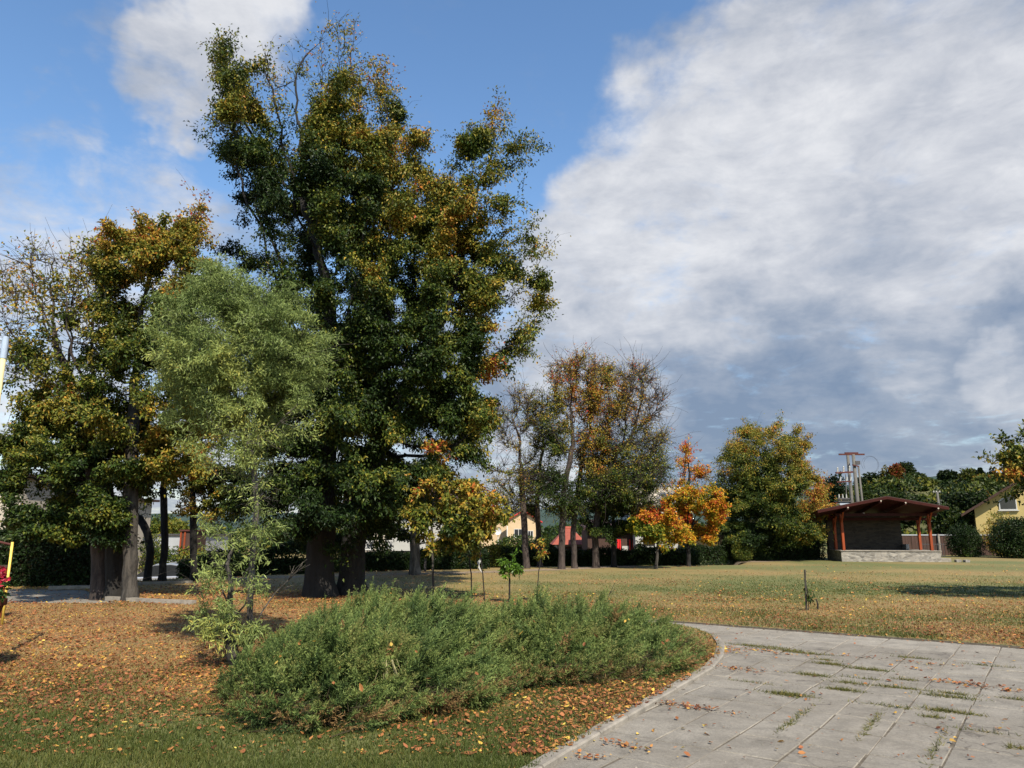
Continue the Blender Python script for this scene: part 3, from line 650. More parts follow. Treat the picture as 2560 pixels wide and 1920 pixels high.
mb.tube([(b*.35+q*.65),(b*.2+q*.8)+np.array([.1,0,.02])],[.004,.002],4); tw=mb.build('bare_twig',M['bark_dark'],origin=b); tag(tw,'single leaning leafless twig poking up behind the junipers before the open lawn','twig')
# ---- row along the far edge of the lawn
tree('lime_tree','slim tree with upright, nearly leafless twigs, first of the far row beside the big trees','tree',(1316,1421),[(1132,1120),(1126,1020)],
 [(1128,880,48,55,.16,.66),(1098,930,42,60,.14,.72),(1150,960,40,60,.25,.55),(1120,1040,62,55,.2,.6),(1080,1030,36,50,.1,.7),(1165,1040,30,40,.3,.4)],
 31,clump=.45,tr=0.15,natt=700,step=.3,nleaf=5500,leaf=(.085,.055),bark='bark_twig',twigs=11,twr=1.7,twiglen=.7,tipr=.011,droop=-.25,tspread=.12)
tree('lime_tree','dark forked trunk with thin green and yellow foliage, close behind the slim almost bare tree','tree',(1350,1424),[(1163,1140),(1160,1090),(1166,1010)],
 [(1165,900,40,60,.6,.55),(1180,960,42,50,.6,.5),(1170,1040,45,40,.5,.35),(1145,1090,40,35,.35,.5)],32,fwd=36.5,clump=.45,tr=0.13,natt=420,step=.3,bark='bark_twig',nleaf=8000,leaf=(.085,.055),twigs=11,twr=1.7,twiglen=.6,tipr=.011)
tree('lime_tree','tallest far row tree, thin orange and green crown on a curved dark trunk','tree',(1404,1423),[(1214,1150),(1218,1060),(1238,960)],
 [(1215,810,42,36,.5,.7),(1250,800,58,38,.5,.76),(1205,870,44,48,.7,.58),(1265,870,60,50,.8,.8),(1235,940,52,45,.9,.7),(1200,950,40,45,.7,.42),(1190,1060,50,45,.8,.3),(1225,1095,45,30,.7,.3)],
 33,clump=.45,tr=0.15,natt=800,step=.3,bark='bark_twig',nleaf=26000,leaf=(.085,.055),twigs=11,twr=1.7,twiglen=.6,tipr=.011)
tree('lime_tree','tree with rusty pink sparse foliage right of the tall orange one in the far row','tree',(1437,1421),[(1238,1150),(1245,1080),(1260,980)],
 [(1300,815,52,40,.6,.78),(1340,850,50,45,.5,.78),(1260,800,45,40,.4,.74),(1290,880,60,50,.8,.78),(1280,960,60,50,.9,.82),(1300,1020,60,45,1,.5),(1262,1060,50,38,.9,.35),(1330,1060,50,40,.9,.3)],
 34,clump=.45,tr=0.13,natt=800,step=.3,bark='bark_twig',nleaf=26000,leaf=(.085,.055),twigs=11,twr=1.7,twiglen=.6,tipr=.011)
tree('lime_tree','spreading tree with bare purplish twigs fanning against the sky above green lower foliage','tree',(1490,1420),[(1285,1150),(1300,1060),(1330,980)],
 [(1372,812,48,38,.16,.8),(1330,1000,60,50,.7,.5),(1290,1000,60,60,.8,.6),(1415,868,38,52,.07,.8),(1360,880,62,50,.22,.78),(1400,950,52,50,.3,.6),(1350,970,62,50,.6,.5),(1395,1020,58,40,.9,.36),(1345,1050,62,40,1,.33),(1415,1000,34,42,.5,.45),(1390,1070,45,30,.9,.35)],
 35,clump=.45,tr=0.16,natt=1300,step=.28,nleaf=30000,leaf=(.085,.055),bark='bark_twig',twigs=11,twr=1.7,twiglen=.75,tipr=.011,droop=-.05)
tree('hornbeam_tree','low dense green tree with a few scarlet leaves, filling the space under the far row','tree',(1535,1418),[(1325,1150),(1325,1120)],
 [(1275,1105,52,34,1,.28),(1335,1105,58,40,1,.26),(1300,1140,50,28,1,.22),(1385,1115,52,35,1,.32),(1345,1140,55,28,1,.24),(1385,1095,30,16,1,.95),(1415,1135,40,25,1,.3)],
 36,clump=.45,tr=0.12,natt=420,step=.3,nleaf=60000,leaf=(.085,.055),twiglen=.4)
tree('maple_tree','small maple with vivid red leaves over yellow green ones, left of the golden maple','tree',(1640,1422),[(1420,1190),(1422,1165)],
 [(1408,1108,42,22,1.1,.86),(1440,1125,42,26,1,.74),(1425,1150,50,24,1,.5),(1462,1155,40,26,1,.52),(1390,1140,36,24,.9,.4)],37,mat='maple',tr=.07,natt=240,step=.22,nleaf=18125,leaf=(0.112,0.080),bark='bark_grey',twiglen=.3,tipr=.008)
tree('maple_tree','blazing golden yellow and orange maple beside the dense round tree','tree',(1722,1416),[(1487,1180),(1490,1150)],
 [(1470,1080,46,30,1,.68),(1500,1062,48,24,.9,.66),(1545,1100,34,30,1,.7),(1515,1088,42,30,1,.68),(1490,1112,58,30,1,.80),(1530,1125,40,28,1,.68),(1485,1145,42,26,1,.68),(1525,1155,36,18,1,.68),(1500,1095,28,12,1.1,.9)],38,clump=.75,mat='maple',tr=0.1,natt=320,step=.24,nleaf=42000,leaf=(0.112,0.080),twiglen=.3,tipr=.008)
tree('maple_tree','tall narrow thinning tree with pink and orange leaves, behind the golden maple','tree',(1690,1406),[(1478,1120),(1480,1060)],
 [(1480,975,22,30,.35,.84),(1488,1010,30,36,.6,.82),(1508,1030,26,38,.9,.8),(1475,1050,36,30,.5,.72),(1450,1060,22,22,.15,.7),(1515,1070,20,20,.6,.76)],39,fwd=46,mat='maple',tr=.16,natt=420,step=.3,nleaf=3200,leaf=(0.120,0.080),twigs=4,twiglen=.6,tipr=.011,droop=-.2,bz=-.8)
tree('beech_tree','broad dense round tree, green turning golden on its sky side, beside the stone shelter','tree',(1945,1400),[(1680,1160),(1672,1080)],
 [(1600,960,40,48,.5,0.64),(1600,1090,60,45,1,0.39),(1690,1000,50,50,1,0.49),(1650,1070,80,60,1.2,0.41),(1565,1060,40,45,.7,.42),(1630,945,50,35,.8,.5),(1600,1010,50,45,.8,.42),(1780,1105,32,30,.7,.78),(1590,1160,45,30,1,0.29),(1690,1175,50,25,1,0.24),(1665,955,60,42,.85,0.61),(1640,1010,75,52,1,0.47),(1700,990,55,42,1,0.64),(1735,1030,42,40,.9,0.77),(1760,1075,40,36,.8,0.80),(1690,1060,75,45,1.1,0.51),(1610,1060,60,48,1.1,0.39),(1735,1110,50,36,1,0.71),(1650,1110,75,42,1.2,0.37),(1700,1140,68,32,1.2,0.39),(1600,1125,46,40,1.1,0.34),(1735,1155,35,26,.9,0.59),(1640,1160,62,25,1.1,0.24),(1575,1010,28,40,.3,0.64)],
 40,tr=0.2,natt=1700,step=.32,nleaf=200000,leaf=(.105,.07),twigs=4,twiglen=.5,tipr=.009,clump=.25,noise=.8,tspread=.2)
for i,(px,py,top,lab) in enumerate([(1637,1412,1350,'thin bare staked sapling before the pale mottled wall, nearer the trimmed dark bush'),(1677,1410,1375,'thin bare staked sapling before the pale mottled wall, nearer the golden maple')]):
    b=G(px,py); q=W(px,top,b[1]); mb=MB(); mb.tube([b,(b+q)/2,q],[.03,.026,.015],6); o=mb.build('sapling',M['bark_pale'],origin=b); tag(o,lab,'sapling',group='thin saplings along the far edge of the lawn')
# ---- left group
tree('lime_tree','large bare twiggy tree with fine purplish branches against the sky at the far left','tree',(250,1497),[(213,1180),(205,1050),(190,930)],
 [(70,600,75,62,.05,.75),(110,560,60,42,.05,.75),(150,630,90,75,.14,.68),(190,540,48,38,.2,.6),(60,700,70,60,.1,.7),(150,730,80,70,.3,.5),(30,640,45,55,.06,.7),(210,640,50,55,.35,.5),(50,790,60,50,.35,.45),(120,800,80,60,.6,.5),(190,840,60,60,.6,.4)],
 41,tr=0.19,natt=3000,step=.3,bark='bark_twig',nleaf=9000,leaf=(0.104,0.064),twigs=5,twr=1.7,twiglen=.65,tipr=.008,droop=-.1,flare=1.5)
tree('lime_tree','tree with a golden and rust crown arching behind the willow top','tree',(325,1502),[(281,1180),(285,1000),(290,850)],
 [(270,500,70,35,.55,.62),(330,530,58,42,.9,.68),(385,545,48,45,1,.64),(430,440,34,32,.14,.8),(455,500,34,34,.4,.66),(300,590,70,52,1,.62),(370,610,60,60,1.1,.66),(270,680,55,62,.9,.5),(340,700,60,62,1,.3),(300,780,55,58,.9,.3),(360,790,48,60,.9,.45),(230,600,50,50,.6,.6),(225,690,50,50,.7,.5),(225,780,50,50,.7,.4),(200,860,60,50,.8,.4),(290,920,60,50,.9,.4),(330,860,60,60,1,.5),(400,880,60,60,1,.58),(360,950,75,55,1,.52),(430,960,50,60,.8,.6)],
 42,clump=.75,tr=0.17,natt=2400,step=.33,nleaf=130000,leaf=(.09,.055),bark='bark_grey',twigs=3,twiglen=.45,tipr=.008)
tree('lime_tree','broad low tree with layered green and yellow branches hanging over the left path','tree',(283,1498),[(246,1180),(235,1100),(225,1000)],
 [(110,880,75,45,.8,.55),(180,900,85,50,.9,.58),(60,940,60,50,.8,.5),(140,960,95,50,1.1,.42),(230,960,70,60,1,.5),(60,1010,65,50,1.1,.36),(150,1030,95,50,1.3,.28),(240,1050,75,50,1.2,.3),(50,1075,60,38,1.1,.34),(130,1095,80,38,1.2,.34),(210,1110,70,36,1.2,.25),(300,1030,50,42,.9,.42),(90,1125,50,28,1,.4),(60,1155,60,30,1,.35),(160,1155,80,34,1,.3),(240,1150,60,36,1,.2),(110,1000,80,60,1.2,.3,-.7),(210,1080,70,50,1.2,.25,-.6),(270,1000,60,60,1,.4),(20,970,40,45,.7,.5),(20,1040,35,45,1,.4)],
 43,clump=.75,tr=0.19,natt=2400,step=.32,nleaf=160000,leaf=(.09,.055),twigs=3,twiglen=.42,tipr=.008,flat=.4)
tree('lime_tree','slim dark tree with wires round its trunk before the long grey building','tree',(405,1452),[(356,1180),(354,1080),(352,1000)],
 [(350,1010,60,42,.9,.4),(400,1040,60,42,.8,.5),(320,1060,45,28,.6,.35),(345,940,60,50,.9,.55)],44,tr=0.12,natt=420,step=.3,nleaf=17400,leaf=(0.112,0.068),twigs=3,twiglen=.4,tipr=.009)
tree('lime_tree','dark trunk half hidden behind the willow, with orange and green leaves','tree',(484,1452),[(418,1180),(417,1080),(420,1000)],
 [(430,1010,60,45,.9,.5),(470,1060,50,42,.9,.5),(440,1100,40,26,.5,.66),(450,930,60,50,.9,.5),(500,1110,40,32,.7,.55),(530,1040,50,50,.8,.25)],45,tr=0.12,natt=420,step=.3,nleaf=20300,leaf=(0.112,0.068),twigs=3,twiglen=.4,tipr=.009)
tree('crooked_tree','short crooked dark trunk with a broken top, before the long grey building','tree',(368,1452),[(325,1190),(318,1150),(300,1118),(290,1108)],
 [(305,1095,14,16,.1,.4),(312,1085,14,16,.1,.4)],46,tr=.13,natt=30,step=.25,nleaf=60,leaf=(.1,.06),twigs=2,twiglen=.6,tipr=.012,flare=1.2)
# ---- willow
def deadbranch(root,X,rad):
    mb=MB(); f=10.6; r=np.random.default_rng(4)
    a=G(640,1600); pts=[(640,1560),(658,1524),(690,1480),(719,1452),(732,1432)]
    p=[W(x,y,f-.1) for x,y in pts]; mb.tube([W(632,1600,f)]+p,[.012,.012,.011,.01,.008,.006],6)
    for tips in [(768,1398),(758,1404),(735,1415),(764,1412),(738,1462)]:
        s=p[3] if tips[1]<1450 else p[2]; q=W(*tips,f-.15); m=(s+q)/2+r.normal(0,.02,3); mb.tube([s,m,q],[.006,.004,.002],4)
        for k in range(3):
            t=r.uniform(.2,.7); b=s+(q-s)*t; mb.tube([b,b+(q-s)*.3+r.normal(0,.05,3)],[.003,.0015],3)
    mb.build('dead_branch',M['bark_pale'],root,smooth=True)
tree('curly_willow','curly willow with a dome of silvery green leaves at the left end of the junipers','tree',(622,1648),
 [(540,1290),(546,1180),(553,1080),(548,1000),(520,900)],
 [(460,590,42,42,.6,.3),(440,650,66,45,.95,.3),(500,630,68,45,.95,.35),(560,650,62,48,1,.3),(420,715,72,55,1,.35),(500,715,88,55,1.1,.42),(590,715,72,50,1.1,.3),(395,790,52,52,.8,.55),(470,790,82,52,1,.5),(560,790,82,52,1.1,.4),(650,770,55,45,1,.25),(690,745,38,32,.7,.2),(630,830,62,42,.8,.35),
  (375,760,40,60,.8,.5),(385,840,45,45,.6,.5),(540,860,80,45,.8,.45),(450,860,66,42,.7,.55),(600,900,62,42,.4,.5),(480,930,66,45,.22,.5),(560,980,50,45,.09,.5),(640,920,42,30,.14,.5),(500,1010,50,50,.07,.5),(560,1060,40,45,.05,.5),(420,920,40,40,.16,.5)],
 47,clump=.72,tr=0.042,natt=2500,step=.17,nleaf=150000,leaf=(.062,.0155),mat='willow',bark='bark_pale',twigs=3,twiglen=.42,tipr=.0042,tspread=0.085,flat=.9,droop=0.15,flare=1.4,noise=.9,wig=.28,extra=deadbranch)
tree('curly_willow','untidy thin suckers with drooping yellow green leaves at the foot of the curly willow','shrub',(600,1668),
 [(505,1420),(495,1380)],
 [(470,1150,36,40,.5,.35),(440,1110,26,26,.3,.5),(480,1220,48,45,.7,.35),(430,1250,32,28,.6,.4),(520,1160,28,45,.5,.5),(545,1260,26,50,.45,.45),(470,1300,52,40,.8,.45),(520,1320,42,42,.7,.4),(485,1360,48,36,.9,.6),(455,1400,22,22,.7,.85),(540,1380,24,32,.6,.4),(560,1190,24,30,.3,.5),(580,1130,22,26,.3,.4)],
 48,tr=.03,natt=800,step=.13,nleaf=4600,leaf=(.075,.016),mat='willow',bark='bark_grey',twigs=2,twiglen=.36,tipr=.0035,tspread=.05,flat=.9,droop=0.35,flare=1,noise=1,wig=.15,deep=.8)
# ---- tree outside the right edge, its branches reach in; its shadow lies on the lawn
r_=np.random.default_rng(50)
def edge_tree():
    # base in metres, outside the frame
    global G
    b=np.array([15.6,19.2,0.]); d=b-np.array([0,0,H]); zc=cp*d[1]+sp*d[2]; px=1280+F*d[0]/zc; py=960-F*(cp*d[2]-sp*d[1])/zc
    s=1/K
    tree('walnut_tree','dark tree at the right edge with sunlit yellow sprays above the yellow house','tree',(px,py),
     [(px*s-25,1250),(px*s-40,1170)],
     [(2180,1018,34,22,.9,.66),(2150,1013,18,12,.5,.66),(2215,1048,45,34,1.3,.4),(2290,1028,90,60,1.3,.35),(2260,968,80,50,1,.5),(2400,1018,110,80,1.3,.3),(2330,1118,80,50,1,.25),(2240,1083,36,26,1.1,.22),(2480,1078,90,70,1,.3)],
     51,tr=.22,natt=700,step=.3,nleaf=60900,leaf=(0.112,0.064),twigs=3,twiglen=.4,tipr=.008)
edge_tree()
# ================================================================== JUNIPERS
def juniper(label,outline,hmax,seed,n,plume=None,cx=None):
    """spreading juniper: feathery shoots arching out of a ground outline"""
    r=np.random.default_rng(seed); poly=[tuple(p) for p in outline]; P=np.array(poly); lo,hi=P.min(0),P.max(0); cen=P.mean(0)
    pts=[]; 
    while len(pts)<n:
        q=r.uniform(lo,hi,(n,2)); q=q[inpoly(q,poly)]; pts+=list(q)
    T=np.array(pts[:n])
    segs=[(P[i],P[(i+1)%len(P)]) for i in range(len(P))]
    def edist(T):
        de=np.full(len(T),9.)
        for a,c in segs:
            d=c-a; t=np.clip(((T-a)@d)/(d@d),0,1); de=np.minimum(de,np.linalg.norm(T-(a+t[:,None]*d),axis=1))
        return de
    # arching boughs first, every shoot belongs to a bough
    nb=n//7; B=T[:nb]; deb=edist(B)
    hb=hmax*(.16+.78*sm(deb/1.05))*(.62+.62*vnoise(B,.95,seed))*r.uniform(.70,1.22,nb)
    if plume is not None: hb+=plume[2]*np.exp(-((B-np.array(plume[:2]))**2).sum(1)/.07)
    hb*=np.where(r.random(nb)<.25,r.uniform(.45,.85,nb),1)
    ob=B-cen; ob=ob/np.maximum(np.linalg.norm(ob,axis=1,keepdims=True),.25); an=r.normal(0,.5,nb)
    swirl=np.array([.62,-.05]); h2=ob*.55+swirl; h2=np.c_[h2[:,0]*np.cos(an)-h2[:,1]*np.sin(an),h2[:,0]*np.sin(an)+h2[:,1]*np.cos(an)]
    bdir=norm(np.c_[h2,r.uniform(.35,1.2,nb)]); bl_=r.uniform(.5,.95,nb); btip=np.c_[B,hb]; 
    if plume is not None:
        q=((B-np.array(plume[:2]))**2).sum(1)<.06; bdir[q]=norm(np.c_[r.normal(.3,.15,(q.sum(),2)),np.ones(q.sum())])
    bbase=btip-bdir*bl_[:,None]; bbase[:,2]=np.maximum(bbase[:,2],.02)
    bc=(bbase+btip)/2+np.array([0,0,-.06])
    bi=r.integers(0,nb,n); tb=1-r.random(n)**1.6*.75; tb=tb[:,None]
    bp_=(1-tb)**2*bbase[bi]+2*tb*(1-tb)*bc[bi]+tb**2*btip[bi]; bd_=norm(2*(1-tb)*(bc[bi]-bbase[bi])+2*tb*(btip[bi]-bc[bi]))
    side=norm(np.cross(bd_,np.tile([0,0,1.],(n,1)))+r.normal(0,.35,(n,3)))*r.choice([-1,1],(n,1))
    dirn=norm(bd_+side*r.uniform(.1,.55,(n,1))*(1.1-tb)+r.normal(0,.10,(n,3))); ln=r.uniform(.18,.46,n)*(1.25-.45*tb[:,0])
    base=bp_; tip=base+dirn*ln[:,None]+np.array([0,0,.02]); tip[:,2]=np.maximum(tip[:,2],.05)
    ctrl=(base+tip)/2+np.c_[r.normal(0,.015,(n,2)),-.02*np.ones(n)]; ht=tip[:,2]; de=edist(tip[:,:2])
    ns=15
    tt=np.linspace(.08,1,ns)
    def bez(t): return (1-t)**2*base+2*t*(1-t)*ctrl+t*t*tip
    def dbz(t): return norm(2*(1-t)*(ctrl-base)+2*t*(tip-ctrl))
    V=[];Tn=[];Lm=[]
    tone0=.28+.45*(vnoise(tip,1.6,seed+5)-.5)+r.normal(0,.10,nb)[bi]+r.normal(0,.06,n); dead=(r.random(nb)<.02)[bi]
    brown=(de<.3)&(ht<.25)&(r.random(n)<.3); dead|=brown
    lum0=r.uniform(.75,1.25,nb)[bi]
    for t in tt:
        p=bez(t); d=dbz(t); sl=(.105-.075*t)*r.uniform(.7,1.25,n)
        for k in range(2):
            sd=norm(d*1.05+r.normal(0,.5,(n,3)))
            for m_ in range(3):
                a=p+sd*(sl*(.12+.3*m_))[:,None]; nd=norm(sd+r.normal(0,.33,(n,3))); w=norm(np.cross(nd,r.normal(size=(n,3))))*(.0038+.0014*r.random((n,1)))
                l=(sl*.62)[:,None]; V.append(np.stack([a-w,a+w,a+nd*l],1)); Tn.append(np.where(dead,.97,np.clip(tone0+.46*(t-.5)+.42*(tb[:,0]-.62)+.07*m_+r.normal(0,.05,n),0,.86))); Lm.append(lum0*r.uniform(.85,1.15,n))
    V=np.concatenate(V).reshape(-1,3); nt_=len(V)//3
    b=(cen[0],cen[1],0); root=empty('juniper_shrub',b,label,'shrub',group='spreading junipers in the planted bed')
    npmesh('foliage',V,np.arange(nt_*3).reshape(-1,3),M['juniper'],root,attrs={'tone':np.concatenate(Tn),'lum':np.concatenate(Lm)})
    # woody stems inside
    mb=[]; sub=np.arange(nb); base=bbase; tip=btip
    cr_=np.c_[cen[None]+(B-cen)*.72,np.full(nb,-.02)]; mid=np.c_[(B*.85+cen*.15),bbase[:,2]*.55]
    ms=[frusta(cr_,mid,np.full(len(sub),.012),np.full(len(sub),.008),mid-cr_,mid-cr_,4),frusta(mid,base[sub],np.full(len(sub),.008),np.full(len(sub),.005),mid-cr_,base[sub]-mid,4),frusta(base[sub],tip[sub],np.full(len(sub),.005),np.full(len(sub),.002),base[sub]-mid,tip[sub]-base[sub],3)]
    # dry inner litter-brown twigs, low under the canopy
    m2=9000; q=r.uniform(lo,hi,(m2,2)); q=q[inpoly(q,poly)]; m2=len(q); z=r.random(m2)*.22
    pp=np.c_[q,z]; dd=norm(r.normal(size=(m2,3))*np.array([1,1,.5])); ms.append(frusta(pp,pp+dd*.16,np.full(m2,.003),np.full(m2,.0015),dd,dd,3))
    v,f=joinm(ms); npmesh('stem',v,f,M['core'],root)
    return root
g2=lambda x,y:G(x,y)[:2]
juniper('front juniper nearest the camera, with pale dry grass growing in it',[g2(545,1735),g2(590,1795),g2(650,1828),g2(760,1838),g2(900,1830),g2(1060,1798),g2(1200,1772),g2(1285,1742),g2(1330,1700),np.array([.95,9.2]),np.array([.2,10.1]),np.array([-.9,10.5]),np.array([-2.2,10.2]),np.array([-3.05,9.3])],.62,61,7000)
juniper('juniper at the right end of the bed, spreading toward the paved yard',[g2(1270,1720),g2(1340,1722),g2(1450,1722),g2(1590,1708),g2(1700,1680),g2(1752,1640),np.array([2.55,10.9]),np.array([2.0,11.7]),np.array([.9,11.8]),np.array([-.7,10.8]),np.array([-.7,9.2])],.57,62,6200)
juniper('rear juniper with one tall feathery plume rising at the back of the bed',[np.array([-2.9,8.8]),np.array([-2.2,8.9]),np.array([-.9,9.0]),np.array([.4,8.9]),np.array([1.2,10.2]),np.array([1.5,11.7]),np.array([-.2,12.3]),np.array([-1.6,12.0]),np.array([-2.6,11.4]),np.array([-3.3,10.2])],.47,63,6500,plume=(-1.85,10.4,.30))
# pale dry grass tuft growing through the front juniper
mb=MB(); r=np.random.default_rng(9); b=W(965,1672,7.55)
for k in range(16):
    a=r.uniform(0,6.28); q=b+np.array([math.cos(a)*.1,-abs(math.sin(a))*.12,.05+r.uniform(0,.05)]); e=b+np.array([math.cos(a)*.22,-abs(math.sin(a))*.22-.03,-r.uniform(.02,.2)])
    mb.tube([b+np.array([0,0,-.15]),b+(q-b)*.5+np.array([0,0,.03]),q,e],[.0022,.003,.0026,.001],4)
o=mb.build('grass_tuft',plain('dry_grass',(.30,.27,.14),.8,.1),origin=b); tag(o,'tuft of long pale dry grass blades drooping out of the front juniper','grass tuft')
# ================================================================== LEAF LITTER, GRASS
def scatter_litter():
    r=np.random.default_rng(77); n=800000
    fw=6+ (r.random(n)**1.5)*34; hx=r.uniform(-.98,.98,n)*(fw+.6); P=np.c_[hx,fw]
    iny=inpoly(P,yard); inl=inpoly(P,leftpave)
    a=litter_amount(P[:,0],P[:,1])**1.5*.5+.02
    k=np.array(kerb); dk=np.min(np.linalg.norm(P[:,None,:]-k[None,3:11],axis=2),axis=1)
    ay=.004+.0*a
    piles=[(1660,1660,.0),]
    for (px,py,rx,ry,w) in [(1845,1668,.3,.12,.6),(1800,1620,.3,.25,.7),(1690,1757,.45,.07,.7),(1880,1620,.5,.12,.5),(1950,1630,.4,.09,.4),(2320,1655,.4,.07,.5),(2290,1668,.2,.05,.4),(2380,1700,.35,.08,.6),(2130,1636,.3,.06,.4),(2530,1722,.4,.06,.6),(1560,1855,.2,.06,.25),(1470,1885,.2,.06,.15)]:
        c=G(px,py)[:2]; q=P-c; u=q@uV; v=q@vV; ay=np.maximum(ay,w*np.exp(-(u/rx)**2-(v/ry)**2))
    # piled against the far lawn edge
    v=(P-yo)@vV; ay=np.maximum(ay,.35*np.exp(-((v+.05)/.05)**2)*(vnoise(P,2,4)>.45))
    a=np.where(iny,ay,a); a=np.where(inl,.05,a)
    dens=np.where(fw<24,1,.55)
    keep=r.random(n)<a*dens; P=P[keep]; iny=iny[keep]; n=len(P)
    z=ground_z(P[:,0],P[:,1])+np.where(iny,-.022,.008)+r.random(n)*.02
    size=(.02+.04*r.random(n)**2.2)*np.where(P[:,1]>18,1.3,1)
    yaw=r.uniform(0,6.28,n); Dl=np.c_[np.cos(yaw),np.sin(yaw),r.normal(0,.16,n)*np.where(iny,.3,1)]; up=norm(np.c_[r.normal(0,.22,(n,2)),np.ones(n)])
    V,Fq=leaf_hex(np.c_[P,z],Dl,up,size,size*r.uniform(.42,.75,n),r)
    t=np.clip(.34+.16*sm((P[:,1]-14)/8)+.5*(vnoise(P,.9,31)-.5)+r.normal(0,.26,n),0,1)
    o=npmesh('fallen_leaves',V,Fq,M['litter'],attrs={'tone':np.tile(t,2),'lum':np.tile(r.uniform(.6,1.25,n),2)}); tag(o,'rust, orange and yellow fallen leaves strewn over the lawn and yard','leaf litter',kind='stuff')
    # yellow leaves caught on the junipers
scatter_litter()
def caught():
    r=np.random.default_rng(5); V=[];Fq=[];
    spots=[(905,1580),(760,1615),(795,1620),(850,1710),(925,1748),(860,1690),(1100,1520),(1075,1535),(985,1635),(1245,1540),(1295,1605),(1445,1625),(1655,1622),(1400,1668),(1040,1650),(1180,1500),(1060,1700),(700,1660),(830,1560),(1560,1560),(1330,1560),(1500,1600),(960,1730),(1180,1700)]
    P=[];
    for px,py in spots:
        for k in range(r.integers(1,3)):
            d=ray(px+r.normal(0,9),py+r.normal(0,5)); zt=.62; t=(zt-H)/d[2]; P.append([d[0]*t,d[1]*t-.12,zt+.06+H*0])
    P=np.array(P); n=len(P); Dl=norm(r.normal(size=(n,3))*np.array([1,1,.5])); up=norm(r.normal(0,.5,(n,3))+np.array([0,-.5,.8]))
    V,Fq=leaf_hex(P,Dl,up,r.uniform(.035,.06,n),r.uniform(.015,.03,n),r); o=npmesh('fallen_leaves',V,Fq,M['litter'],attrs={'tone':np.tile(r.uniform(.3,1,n),2),'lum':np.tile(r.uniform(.5,.85,n),2)})
    tag(o,'yellow and orange leaves caught on top of the junipers','leaf litter',kind='stuff')
caught()
def blades():
    r=np.random.default_rng(78); n=960000
    fw=4.9+(r.random(n)**1.7)*27; hx=r.uniform(-.96,.96,n)*(fw+.5); P=np.c_[hx,fw]; ok=~inpoly(P,yard)&~inpoly(P,leftpave)
    g=green_amount(P[:,0],P[:,1]); ok&=r.random(n)<(.22+.78*g)*(1-.85*sm((P[:,1]-13)/18))*(.35+.9*vnoise(P,2.5,6)); P=P[ok]; g=g[ok]; n=len(P)
    h=(.018+.03*r.random(n))*(1+.0*g); an=r.uniform(0,6.28,n); w=np.c_[np.cos(an),np.sin(an),np.zeros(n)]*(.0035+.00022*P[:,1:2])
    b=np.c_[P,ground_z(P[:,0],P[:,1])]; tip=b+np.c_[r.normal(0,.014,(n,2)),h]
    V=np.stack([b-w,b+w,tip],1).reshape(-1,3); t=np.clip(1.05-g*1.1+r.normal(0,.2,n)+.6*(vnoise(P,1.2,14)-.5),0,1)
    o=npmesh('grass',V,np.arange(3*n).reshape(-1,3),M['grass'],attrs={'tone':t,'lum':r.uniform(.7,1.3,n)}); tag(o,'short worn grass of the lawn','grass',kind='stuff')
    # weeds in the joints of the yard
    V=[];T=[]
    for (px,py,rx,ry,m) in [(1990,1790,.02,.5,260),(2180,1800,.02,.5,260),(2340,1860,.02,.4,200),(1880,1700,.25,.02,160),(2240,1760,.3,.02,200),(2480,1660,.3,.03,240),(2450,1820,.25,.02,160),(2075,1655,.16,.05,500),(2065,1645,.12,.03,200),(2172,1668,.2,.04,600),(2030,1682,.16,.05,600),(2125,1702,.15,.05,450),(2105,1718,.13,.05,500),(2245,1713,.18,.04,450),(1970,1730,.19,.07,900),(2375,1727,.18,.04,350),(2370,1735,.2,.06,550),(2355,1770,.16,.05,600),(2400,1775,.2,.02,200),(2330,1785,.08,.04,200),(2545,1742,.15,.04,200),(2285,1640,.2,.03,300),(1900,1612,.35,.06,900),(1950,1620,.3,.05,600),(2010,1628,.3,.04,500),(2260,1693,.12,.04,250),(2150,1690,.3,.02,200),(2540,1860,.05,.04,80)]:
        c=G(px,py)[:2]; u=r.normal(0,rx,m)*.7; v=r.normal(0,ry,m)*.7; p=c+u[:,None]*uV+v[:,None]*vV; b=np.c_[p,np.full(m,-.035)]; q=norm(r.normal(size=(m,3))*np.array([1,1,.4])+np.array([0,0,.5])); w=norm(np.cross(q,r.normal(size=(m,3))))*.004
        V.append(np.stack([b-w,b+w,b+q*r.uniform(.03,.075,(m,1))],1)); T.append(np.clip(r.normal(.4,.25,m),0,1))
    V=np.concatenate(V).reshape(-1,3); o=npmesh('weeds',V,np.arange(len(V)).reshape(-1,3),M['grass'],attrs={'tone':np.concatenate(T),'lum':r.uniform(.7,1.3,len(V)//3)}); tag(o,'low weed tufts growing in the joints of the paved yard','weeds',kind='stuff')
    # grit and crumbs on the paving
    m=9000; q=np.c_[r.uniform(-1,12,m),r.uniform(5.2,15,m)]; q=q[inpoly(q,yard)]; m=len(q); s=r.uniform(.002,.006,m); s[:60]*=2.2
    b=np.c_[q,np.full(m,-.027)]; a=[np.c_[np.cos(k*2.09+q[:,0]*9)*s,np.sin(k*2.09+q[:,0]*9)*s,np.zeros(m)] for k in range(3)]; top=b+np.c_[np.zeros((m,2)),s*1.2]
    V=np.stack([b+a[0],b+a[1],b+a[2],top],1).reshape(-1,3); ii=np.arange(m)[:,None]*4; Fg=np.concatenate([ii+np.array([[0,1,3]]),ii+np.array([[1,2,3]]),ii+np.array([[2,0,3]])])
    o=npmesh('grit',V,Fg,M['kerb']); tag(o,'grit and crumbs of concrete on the paved yard','grit',kind='stuff')
blades()
